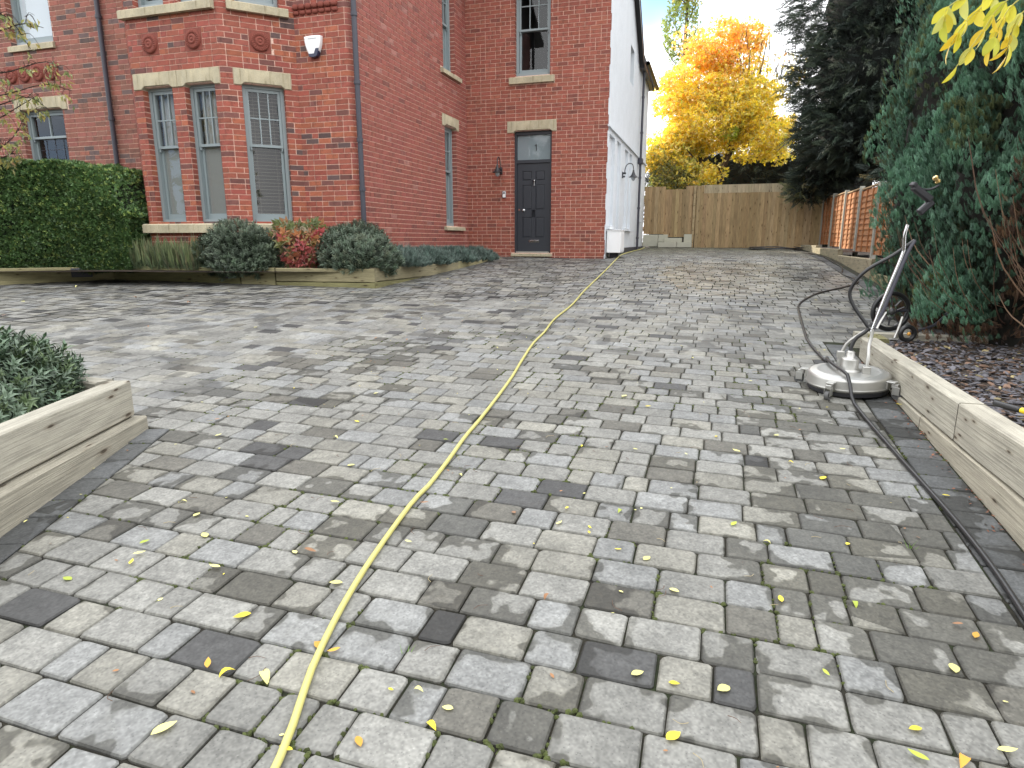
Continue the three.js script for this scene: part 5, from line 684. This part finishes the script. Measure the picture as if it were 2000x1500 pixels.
{ // ornamental tree at the far left, leaning over the hedge
  const r = mulberry(661), g = thing('ornamental_tree', 'slender tree with drooping yellowing leaves in front of the left house wall', 'tree', [-5.3, .9, 2.2]), gb = new GB(), list = [], col = [.10, .07, .055];
  gb.limb([[-.6, -.1, .5], [-.5, 1.2, .5], [-.35, 2.3, .45], [-.1, 3.6, .4]], .05, .02, col, 7);
  const br = [[[-.4, 1.9, .45], [-.02, 2.1, .35], [.6, 2.28, .16], [1.0, 2.49, .03], [1.28, 2.64, -.06]], [[-.13, 1.57, .51], [.57, 1.79, .29], [.93, 2.01, .18], [1.17, 2.33, .1]], [[-.2, 2.7, .45], [.59, 2.83, .41], [1.16, 2.9, .23], [1.68, 3.03, .07], [1.88, 2.93, .01]], [[-.3, 2.4, .4], [.13, 2.53, .3], [.8, 2.64, .09], [1.41, 2.78, -.1], [1.76, 2.69, -.21]], [[-.1, 3.2, .4], [.48, 3.34, .32], [.99, 3.47, .16], [1.36, 3.57, .04], [1.6, 3.51, -.03]], [[-.3, 2.1, .5], [.35, 2.27, .48], [.95, 2.45, .3], [1.39, 2.55, .16], [1.62, 2.38, .09]], [[-.21, 1.51, .41], [.43, 1.73, .21], [.7, 1.77, .12], [.87, 1.92, .07]], [[0, 3.5, .4], [.59, 3.61, .28], [.96, 3.71, .17], [1.16, 3.61, .11], [1.38, 3.23, .04]]];
  for (const b of br) { gb.limb(b, .014, .004, col, 5); const cv = new THREE.CatmullRomCurve3(b.map((q) => V(...q))); for (let i = 0; i < 13; i++) { const t = .35 + .65 * r(), p = cv.getPoint(t), e = [p.x + (r() - .5) * .45, p.y + (r() - .6) * .36, p.z + (r() - .5) * .3]; gb.limb([[p.x, p.y, p.z], [(p.x + e[0]) / 2, Math.max(p.y, e[1]) + .02, (p.z + e[2]) / 2], e], .005, .002, col, 4); for (let k = 0; k < 5; k++) { const w = .3 + .7 * r(); list.push({ p: V(mix(p.x, e[0], w) + (r() - .5) * .08, mix(p.y, e[1], w) - .02, mix(p.z, e[2], w) + (r() - .5) * .08), d: V((r() - .3) * .9, -.55 + (r() - .5) * .5, (r() - .5)).normalize(), roll: r() * 6, s: .8 + r() * .5, c: C3(tone(r, r() < .42 ? [.40, .34, .09] : r() < .7 ? [.30, .32, .10] : r() < .9 ? [.16, .21, .07] : [.44, .28, .16], .25)) }); } } }
  part('trunk', gb.build(), M.bark, g); scatter('crown', g, leafGeo([[[0, 0, 0], [0, 1, 0], [0, .05, 1], .095, .036, .2]]), thinLeaf, list);
}
{ // branch of yellow leaflets hanging in at the top, near the camera
  const r = mulberry(671);
  const g = thing('leafy_branch', 'hanging branch of large bright yellow leaflets in front of the cypress', 'branch', [7.1, 2.2, 7.4]), sg = new GB(), tint = [[.72, .66, .05], [.78, .66, .06], [.60, .62, .07], [.80, .58, .04], [.66, .66, .16]];
  const stalks = [[[-0.546, -0.045, 0.08], [-0.662, -0.097, 0.116], [-0.752, -0.143, 0.144], [-0.754, -0.176, 0.145]], [[-0.511, -0.043, -0.011], [-0.61, -0.098, 0.02], [-0.673, -0.159, 0.04], [-0.704, -0.215, 0.049]], [[-0.512, -0.072, 0.035], [-0.595, -0.125, 0.061], [-0.634, -0.193, 0.073], [-0.694, -0.289, 0.092]], [[-0.487, -0.065, -0.034], [-0.548, -0.113, -0.015], [-0.571, -0.169, -0.008], [-0.586, -0.218, -0.003]], [[-0.451, -0.091, -0.051], [-0.516, -0.132, -0.031], [-0.529, -0.188, -0.027], [-0.536, -0.238, -0.024]]];
  const mats = tint.map((c) => new THREE.MeshPhysicalMaterial({ color: C3(c), roughness: .9, transmission: .45, thickness: 0, side: THREE.DoubleSide })), geos = [0, 1, 2].map((k) => { const s = new THREE.Shape(); s.moveTo(0, 0); s.bezierCurveTo(.012, .012, .020, .032, .018, .052); s.bezierCurveTo(.014, .068, .005, .076, 0, .078); s.bezierCurveTo(-.005, .076, -.014, .068, -.018, .052); s.bezierCurveTo(-.020, .032, -.012, .012, 0, 0); const q = new THREE.ShapeGeometry(s, 5), p = q.attributes.position; for (let i = 0; i < p.count; i++) { const x = p.getX(i), y = p.getY(i); p.setZ(i, Math.abs(x) * .35 - y * y * (2.5 + k * 2) + x * (k - 1) * .3); } q.computeVertexNormals(); return q; });
  for (const st of stalks) { const pts = st.map((q) => V(...q)), cv = new THREE.CatmullRomCurve3(pts); sg.limb(pts.map((p) => p.toArray()), .0022, .0012, [.42, .38, .08], 5); const n = 4; for (let i = 0; i <= n; i++) { const t = .28 + .72 * i / n, p = cv.getPoint(t), tg = cv.getTangent(t); for (const s of i === n ? [0] : [-1, 1]) { const m = part('leaf', geos[Math.floor(r() * 3)], mats[Math.floor(r() * 5)], g); m.position.copy(p); const d = tg.clone().multiplyScalar(s ? .55 : 1).add(V(CY * s * .5, -.55 - r() * .4, -SY * s * .5 + (r() - .5) * .5)).normalize(); m.quaternion.setFromUnitVectors(V(0, 1, 0), d); m.rotateY(r() * 1.6 - .8 + (s > 0 ? 0 : .6)); m.scale.setScalar(.52 + r() * .26); } } }
  part('stalk', sg.build(), M.plain, g);
}
{ // trees across the road, behind the viewer: what the windows mirror
  const cg = [], blobs = [], r = mulberry(681), dk = [[.05, .075, .03], [.07, .09, .03], [.20, .18, .04]]; for (let i = 0; i < 9; i++) { const x = -24 + i * 6.2 + r() * 2, h = 4.4 + r() * 2.2; cg.push(new THREE.IcosahedronGeometry(1, 2).scale(3.1, h * .9, 2.6).translate(x, h * .95 - .4, 27 + r() * 3)); blobs.push([x, h * .95, 27, 3.7, h, 3, 420, dk]); }
  const w = new THREE.Group(); w.name = 'roadside_trees'; scene.add(w); part('inner_growth', mergeGeometries(cg), std({ color: C3([.02, .026, .012]), roughness: 1 }), w); scatter('crown', w, leafPair, softLeaf, blobLeaves([], blobs, 682, { s: 4.5 })); tag(w, 'row of roadside trees mirrored in the bay windows', 'trees', null, 'stuff');
}
// ---------------------------------------------------------------- hoses and machines
const onDrive = (pts, lift) => pts.map(([u, n]) => [u, gy(u, n) + lift, -n]);
const hoseY = thing('yellow_hose', 'yellow garden hose trailing up the whole length of the drive', 'hose');
part('hose_pipe', tube(onDrive([[4.92, -9.3], [4.78, -8.69], [4.65, -8.32], [4.55, -7.88], [4.475, -7.3], [4.47, -7.08], [4.44, -6.75], [4.40, -6.4], [4.38, -6.1], [4.335, -5.6], [4.28, -5.08], [4.20, -4.5], [4.12, -3.85], [4.09, -3.3], [4.02, -2.56], [4.0, -1.5], [3.91, -.23], [3.83, 1.4], [3.77, 2.6], [3.68, 4.2], [3.60, 5.4], [3.53, 6.4], [3.50, 7.8], [3.50, 9.2], [3.54, 10.8], [3.5, 12.2]], .0122), .0114, 10, 8), std({ color: C3([.50, .46, .15]), roughness: .45 }), hoseY);
const rubber = std({ color: C3([.016, .016, .017]), roughness: .38 });
const hoseB = thing('pressure_hose', 'black pressure hose snaking across the drive over the flat cleaner', 'hose');
{
  const run = [[6.78, -8.6, 0], [6.86, -7.5, 0], [6.87, -6.84, 0], [6.80, -5.85, 0], [6.76, -5.2, 0], [6.74, -5.0, .03], [6.72, -4.88, .158], [6.69, -4.72, .168], [6.665, -4.58, .168], [6.65, -4.44, .165], [6.66, -4.33, .15], [6.70, -4.2, .02], [6.77, -3.98, 0], [6.73, -3.60, 0], [6.70, -3.0, 0], [6.72, -2.46, 0], [6.78, -1.5, 0], [6.84, -.75, 0], [6.98, -.15, 0], [7.27, .62, 0], [7.80, 1.53, 0], [8.05, 2.1, 0], [8.08, 2.6, 0], [8.0, 3.3, 0], [8.1, 3.9, 0], [8.19, 4.6, 0], [8.18, 5.6, 0], [8.2, 7.0, 0], [8.1, 9.2, 0], [7.95, 10.6, 0]];
  part('hose_pipe', tube(run.map(([u, n, y]) => [u, gy(u, n) + .013 + y, -n]), .0125, 9, 8), rubber, hoseB);
  const coil = thing('hose_coil', 'loose coil of black hose lying by the far right corner', 'hose'); const cp = []; for (let k = 0; k < 34; k++) { const a = k / 34 * 6.28 * 3.2, R = .55 + .12 * Math.sin(k * 1.7); cp.push([7.55 + Math.cos(a) * R * 1.25, gy(7.6, 11.4) + .015 + (k % 5) * .012 + (k > 26 ? .05 : 0), -(11.45 + Math.sin(a) * R)]); } part('hose_pipe', tube(cp, .0135, 8, 5), rubber, coil);
}
{ // rotary flat surface cleaner
  const u = 6.775, n = -4.60, sl = Math.atan(.068), g = thing('flat_surface_cleaner', 'round stainless flat surface cleaner parked against the timber edge', 'surface cleaner', [u, gy(u, n), -n]); g.rotation.set(sl * CY, 0, sl * SY);
  const P = (q) => q.map((v) => new THREE.Vector2(...v));
  part('deck', new THREE.LatheGeometry(P([[0, .150], [.195, .150], [.205, .154], [.222, .154], [.232, .149], [.258, .146], [.272, .138], [.280, .122], [.281, .075], [.288, .068], [.288, .058], [.280, .052], [.276, .045], [.270, .045], [.270, .12], [0, .13]]), 64), M.alu, g);
  part('brush_skirt', new THREE.LatheGeometry(P([[.272, .05], [.274, .016], [.266, .016], [.264, .05]]), 48), M.blackMetal, g);
  part('swivel', new THREE.LatheGeometry(P([[.085, .150], [.085, .158], [.062, .166], [.060, .235], [.052, .245], [.030, .252], [.028, .29], [.018, .30], [0, .30]]), 28), M.alu, g);
  const cast = (a) => { const c = sub('caster', g); c.rotation.y = a; const bx = (w, h, d, x, y, z) => new RoundedBoxGeometry(w, h, d, 1, .004).translate(x, y, z); part('bracket', mergeGeometries([bx(.07, .012, .052, .305, .118, 0), bx(.014, .06, .052, .285, .095, 0), bx(.045, .03, .040, .335, .095, 0), bx(.05, .06, .004, .345, .062, .020), bx(.05, .06, .004, .345, .062, -.020)]), M.alu, c); part('wheel', new THREE.CylinderGeometry(.034, .034, .026, 20).rotateX(Math.PI / 2).translate(.350, .034, 0), std({ color: C3([.09, .09, .09]), roughness: .6 }), c); };
  [-2.10, -.62, 2.72, .95].forEach(cast);
  // fork and handle
  const f = (pts, r, m, name, s = 10) => part(name, tube(pts, r, s, 8), m, g), lug = (x, y, z, ry) => part('fork_lug', new RoundedBoxGeometry(.055, .055, .04, 2, .008).translate(x, y, z), M.alu, g);
  lug(-.055, .255, -.06); lug(.10, .175, .075); part('lug_stem', new THREE.CylinderGeometry(.02, .028, .11, 12).translate(-.055, .20, -.06), M.alu, g);
  f([[.10, .175, .075], [.108, .27, .05], [.112, .34, .01], [.125, .40, -.01], [.13, .46, -.02]], .0125, M.alu, 'fork_leg'); f([[-.055, .255, -.06], [-.02, .34, -.06], [.05, .41, -.045], [.12, .47, -.03]], .0115, M.alu, 'fork_leg');
  f([[0, .29, 0], [.003, .33, -.01], [.03, .39, -.02], [.09, .44, -.03], [.13, .50, -.04]], .014, rubber, 'swivel_hose');
  f([[.125, .44, -.02], [.205, .72, -.07], [.285, .98, -.12], [.292, 1.02, -.125], [.288, 1.12, -.13], [.30, 1.19, -.14]], .0135, M.chrome, 'handle_tube'); f([[.145, .46, -.02], [.235, .74, -.07], [.315, .99, -.12], [.36, 1.08, -.15]], .0135, M.iron, 'lance_tube');
  f([[.15, .47, .01], [.18, .53, -.02], [.21, .58, -.05]], .008, M.alu, 'clamp_lever');
  f([[.36, 1.08, -.15], [.23, .98, -.13], [.08, .89, -.10], [.0, .80, -.1], [-.03, .71, -.1], [0, .62, -.08], [.09, .49, -.04], [.12, .45, -.03]], .0125, rubber, 'feed_hose');
  const gun = sub('spray_gun', g); gun.position.set(.375, 1.40, -.18); gun.rotation.set(0, .3, -.62); part('gun_body', mergeGeometries([new RoundedBoxGeometry(.17, .05, .045, 2, .014), new RoundedBoxGeometry(.035, .035, .05, 2, .01).translate(-.09, .01, 0), new RoundedBoxGeometry(.05, .12, .038, 2, .012).rotateZ(-.2).translate(.085, -.055, 0)].map(flat)), M.blackMetal, gun); part('trigger', tube([[-.02, .02, 0], [.02, .045, 0], [.045, .075, 0], [.06, .105, 0]], .008, 8, 5), M.blackMetal, gun); part('brass_coupling', mergeGeometries([new THREE.CylinderGeometry(.014, .014, .05, 14).toNonIndexed(), new THREE.CylinderGeometry(.019, .019, .014, 6).translate(0, .012, 0).toNonIndexed(), new THREE.CylinderGeometry(.017, .017, .01, 14).translate(0, -.018, 0).toNonIndexed()]).rotateZ(1.3).translate(.02, .125, 0), std({ color: C3([.70, .52, .22]), metalness: 1, roughness: .3 }), gun);
}
{ // trolley behind the planter end
  const g = thing('hose_trolley', 'black wheeled trolley with spoked wheel half hidden under the cypress', 'trolley', [7.5, .50, 2.62]), w = (r, t, y, x, z, spokes, hub) => { const q = sub('wheel', g); q.position.set(x, y, z); q.rotation.y = .30; part('tyre', new THREE.TorusGeometry(r - t, t, 12, 40), rubber, q); const s = new THREE.Shape(); s.absarc(0, 0, r - t, 0, 6.2832, false); if (spokes) for (let k = 0; k < spokes; k++) { const a = k / spokes * 6.2832, h = new THREE.Path(); const p = (rr, b) => [Math.cos(a + b) * rr, Math.sin(a + b) * rr]; h.moveTo(...p(r * .30, -.30)); h.lineTo(...p(r * .72, -.36)); h.lineTo(...p(r * .76, 0)); h.lineTo(...p(r * .72, .36)); h.lineTo(...p(r * .30, .30)); h.closePath(); s.holes.push(h); } part('rim', new THREE.ExtrudeGeometry(s, { depth: .02, bevelEnabled: true, bevelThickness: .006, bevelSize: .004, bevelSegments: 1, curveSegments: 24 }).translate(0, 0, -.01), std({ color: C3([.04, .042, .046]), roughness: .4 }), q); part('hub', new THREE.SphereGeometry(r * .16 + .004, 14, 10).scale(1, 1, .9).translate(0, 0, .022), hub, q); };
  w(.20, .022, .225, -.03, .0, 5, std({ color: C3([.05, .05, .05]), roughness: .4 })); w(.082, .02, .088, -.02, .62, 0, std({ color: C3([.62, .30, .05]), roughness: .5 }));
  part('frame', mergeGeometries([tube([[-.03, .225, -.02], [.2, .24, -.06], [.5, .26, -.1]], .015, 8, 4), tube([[.0, .088, .6], [.25, .15, .4], [.5, .26, -.05]], .014, 8, 4), tube([[.5, .26, -.1], [.55, .7, -.1], [.6, 1.0, -.1]], .014, 8, 4)].map(flat)), M.iron, g); part('stand_leg', mergeGeometries([tube([[-.085, .02, .48], [-.055, .12, .46], [-.03, .22, .44]], .013, 8, 4).toNonIndexed(), new RoundedBoxGeometry(.09, .014, .05, 1, .005).translate(-.09, .012, .48).toNonIndexed()]), M.alu, g);
  const t = thing('yellow_handled_tool', 'yellow pole with black rubber grip lying across the pale timber edge', 'tool handle', [7.205, .587, 6.0]); t.rotation.y = -1.12; part('grip', new THREE.CapsuleGeometry(.0165, .13, 6, 14).rotateZ(Math.PI / 2).translate(.07, 0, 0), rubber, t); part('pole', new THREE.CylinderGeometry(.0145, .0145, 1.3, 14).rotateZ(Math.PI / 2).translate(.80, 0, 0), std({ color: C3([.85, .62, .02]), roughness: .35 }), t);
}
// ---------------------------------------------------------------- fallen leaves, each its own
{
  const r = mulberry(701), shapes = [0, 1, 2, 3].map((k) => { const w = [.34, .26, .42, .3][k], s = new THREE.Shape(); s.moveTo(0, -.5); s.bezierCurveTo(w * .9, -.28, w, .1, .02, .5); s.bezierCurveTo(-w, .1, -w * .9, -.28, 0, -.5); const g = new THREE.ShapeGeometry(s, 5).rotateX(-Math.PI / 2), p = g.attributes.position; for (let i = 0; i < p.count; i++) { const x = p.getX(i), z = p.getZ(i); p.setY(i, Math.abs(x) * [.5, .9, .3, 1.2][k] + z * z * [.3, .7, .2, -.5][k] + .02); } g.computeVertexNormals(); return g; });
  const kinds = { pale: [.74, .70, .26], yellow: [.76, .62, .05], green: [.42, .50, .06], brown: [.30, .15, .07], orange: [.66, .36, .05] }, mats = {}; for (const k in kinds) mats[k] = [0, 1].map((i) => new THREE.MeshPhysicalMaterial({ color: C3(kinds[k].map((x) => x * (i ? .82 : 1))), roughness: .8, transmission: .15, thickness: 0, side: THREE.DoubleSide }));
  // u, n on the drive, length in cm, kind
  const seen = [[5.87, -8.07, 6, 'pale'], [5.74, -8.29, 6, 'yellow'], [5.73, -8.09, 4, 'yellow'], [5.62, -8.08, 5, 'pale'], [6.17, -7.91, 4, 'green'], [6.32, -7.50, 5, 'green'], [6.37, -7.06, 4, 'yellow'], [5.70, -7.61, 5, 'pale'], [5.46, -7.39, 3.5, 'yellow'], [5.92, -7.02, 5, 'green'], [5.42, -7.05, 5, 'green'], [5.10, -8.45, 5, 'yellow'], [5.01, -8.34, 4, 'pale'], [5.12, -8.38, 4, 'pale'], [4.94, -8.56, 5, 'orange'], [4.41, -8.68, 8, 'pale'], [3.49, -8.22, 5, 'green'], [3.55, -7.92, 5, 'green'], [3.61, -8.00, 6, 'pale'], [3.63, -8.06, 5, 'yellow'], [3.75, -7.80, 6, 'pale'], [3.58, -7.66, 5, 'pale'], [3.42, -7.57, 4, 'pale'], [4.28, -8.21, 7, 'yellow'], [4.34, -8.44, 6, 'orange'], [4.42, -8.45, 6, 'yellow'], [4.54, -8.43, 8, 'pale'], [4.48, -7.94, 6, 'pale'], [4.26, -7.78, 6, 'brown'], [4.20, -7.80, 4, 'pale'], [4.12, -7.37, 6, 'pale'], [3.97, -7.99, 6, 'pale'], [3.63, -6.34, 5, 'yellow'], [2.96, -6.81, 5, 'pale'], [2.75, -6.58, 4, 'brown'], [3.96, -6.96, 5, 'pale'], [4.53, -7.26, 5, 'brown'], [4.61, -7.59, 4, 'pale'], [4.62, -8.26, 6, 'orange'], [4.68, -8.27, 5, 'orange'], [6.91, -6.42, 4, 'yellow'], [6.55, -7.77, 6, 'pale'], [6.37, -8.07, 5, 'yellow'], [6.46, -8.15, 7, 'orange'], [6.35, -8.17, 6, 'green'], [6.58, -8.08, 6, 'pale'], [6.67, -7.57, 5, 'orange'], [6.63, -7.53, 4, 'brown'], [6.07, -7.56, 6, 'yellow'], [6.53, -5.93, 5, 'pale'], [6.37, -6.38, 6, 'yellow'], [5.20, -5.28, 6, 'pale'], [5.39, -5.47, 5, 'yellow'], [5.23, -5.58, 5, 'brown'], [5.95, -6.14, 6, 'pale'], [5.40, -6.28, 4, 'pale'], [5.84, -5.93, 4, 'yellow'], [6.19, -5.80, 4, 'pale'], [6.23, -6.21, 4, 'yellow'], [5.18, -7.10, 4, 'yellow'], [5.18, -7.25, 5, 'pale'], [4.30, -6.46, 4, 'green'], [3.45, -5.76, 5, 'pale'], [3.65, -6.62, 5, 'pale'], [2.53, -4.09, 5, 'brown'], [2.86, -4.06, 4, 'brown'], [-0.99, -2.84, 8, 'brown'], [-1.42, -2.41, 6, 'brown'], [-2.35, -4.30, 10, 'brown'], [-1.95, -4.07, 7, 'brown'], [-2.85, -3.47, 9, 'brown'], [-3.21, -3.45, 9, 'pale'], [-2.51, -1.64, 6, 'yellow'], [-1.20, -1.82, 6, 'pale'], [-2.05, -2.71, 7, 'brown'], [-3.14, -1.96, 9, 'brown'], [-3.91, -2.08, 8, 'pale'], [-3.48, -1.94, 7, 'pale'], [6.09, -4.59, 4, 'pale'], [5.63, -3.96, 4, 'pale'], [7.13, -0.09, 6, 'yellow'], [6.80, -3.29, 4, 'yellow'], [6.62, -4.84, 5, 'green'], [7.05, -4.92, 5, 'yellow'], [5.58, -7.42, 5, 'pale'], [4.77, -8.64, 5, 'yellow'], [4.96, -7.22, 4, 'brown'], [5.68, -6.27, 4, 'pale'], [6.05, -7.14, 4, 'pale'], [5.26, -7.79, 4, 'brown'], [6.38, -5.22, 4, 'pale'], [4.57, -6.90, 4, 'pale'], [-0.72, -1.08, 6, 'brown'], [0.64, -1.35, 6, 'brown'], [1.36, 0.57, 6, 'pale'], [0.98, -3.97, 5, 'pale'], [3.83, -4.11, 4, 'pale'], [-0.15, -4.32, 5, 'brown']];
  const hoseAt = (n) => n < -5 ? 4.28 + (-5 - n) * .13 : n < 0 ? 3.91 + -n * .075 : 3.6, side = ([u, n]) => { const X = CY * (u - EYE[0]) + SY * (n + EYE[2]); return X / away(u, n); };
  const place = (u, n) => { const hx = u < hoseAt(n) ? 'left of' : 'right of', D = away(u, n); return D > 6.5 ? `far up drive ${hx} hose` : D > 3.3 ? `on mid drive ${hx} yellow hose` : `on nearest paving ${hx} yellow hose`; };
  const words = { pale: 'pale cream', yellow: 'bright yellow', green: 'green tinged', brown: 'dry brown', orange: 'orange brown' };
  const ord = ['first', 'second', 'third', 'fourth', 'fifth', 'sixth', 'seventh', 'eighth', 'ninth', 'tenth', 'eleventh', 'twelfth', 'thirteenth', 'fourteenth', 'fifteenth'], key = (q) => q[3] + place(q[0], q[1]);
  seen.forEach(([u, n, cm, kind], i) => { const k = Math.floor(r() * 4), m = part('fallen_leaf', shapes[k], mats[kind][Math.floor(r() * 2)], scene), lift = kind === 'brown' ? .010 : .004; m.position.set(u, gy(u, n) + lift, -n); m.rotation.set(kind === 'brown' ? (r() - .5) * .9 : .068 * CY + (r() - .5) * .15, r() * 6.28, (r() - .5) * .2, 'YXZ'); m.scale.setScalar(cm * .0086); const same = seen.filter((q) => key(q) === key(seen[i])).sort((p, q) => side(p) - side(q)); tag(m, `${words[kind]} fallen leaf ${place(u, n)}${same.length > 1 ? ', ' + ord[same.indexOf(seen[i])] + ' from left' : ''}`, 'fallen leaf', `${words[kind]} leaves fallen ${place(u, n).replace(/^on /, 'on ')}`); });
  const li = []; for (let i = 0; i < 420; i++) { const u = 2.2 + r() * 4.7, n = -9.2 + Math.pow(r(), .8) * 13; if (u > 6.85 && n < -2.9) continue; const c = r(); li.push({ p: V(u, gy(u, n) + .004, -n), d: V((r() - .5) * .5, 1, (r() - .5) * .5).normalize(), roll: r() * 6.28, s: .010 + r() * .012, sy: 1, c: C3(tone(r, c < .4 ? kinds.pale : c < .55 ? kinds.yellow : kinds.brown, .3)) }); } for (let i = 0; i < 260; i++) { const n = -9.6 + r() * 6, u = 7.05 - Math.pow(r(), 2.5) * .09; li.push({ p: V(u, gy(u, n) + .004, -n), d: V((r() - .5), 1, (r() - .5)).normalize(), roll: r() * 6.28, s: .010 + r() * .014, c: C3(tone(r, [.22, .09, .05], .4)) }); }
  tag(scatter('leaf_scraps', scene, shapes[0], std({ side: THREE.DoubleSide, roughness: .8 }), li), 'tiny leaf scraps and bits scattered over the block paving', 'leaf scraps', null, 'stuff');
  const tg = new GB(); for (let i = 0; i < 150; i++) { const u = 2.7 + r() * 4, n = -9.2 + Math.pow(r(), 1.2) * 6, a = r() * 6.28, L = .02 + r() * .055, y = gy(u, n) + .006; tg.limb([[u, y, -n], [u + Math.cos(a) * L * .5, y + .004, -n + Math.sin(a) * L * .5 + .006], [u + Math.cos(a + .4) * L, y + .002, -n + Math.sin(a + .4) * L]], .0014, .0008, r() < .6 ? [.10, .055, .035] : [.34, .28, .16], 4); } tag(part('fallen_twigs', tg.build(), M.plain, scene), 'thin dry twigs and stalks strewn over the near paving', 'twigs', null, 'stuff');
  const gg = new GB(); for (const [u, n, k] of [[5.17, -8.62, 9], [6.62, -7.0, 6], [4.9, -8.2, 4], [5.9, -8.75, 5]]) for (let i = 0; i < k; i++) { const a = r() * 6.28, L = .02 + r() * .03, x = u + (r() - .5) * .03, z = -n + (r() - .5) * .02, y = gy(u, n) - .005; gg.tri([x - .0015, y, z], [x + .0015, y, z], [x + Math.cos(a) * L * .6, y + L, z + Math.sin(a) * L * .6], [.16, .30, .05]); } tag(part('grass_tufts', gg.build(), std({ vertexColors: true, side: THREE.DoubleSide }), scene), 'tiny green grass tufts growing in the paving joints', 'grass', null, 'stuff');
}
scene.traverse((o) => { if (o.isMesh) { o.castShadow = true; o.receiveShadow = true; } });
renderer.render(scene, camera);
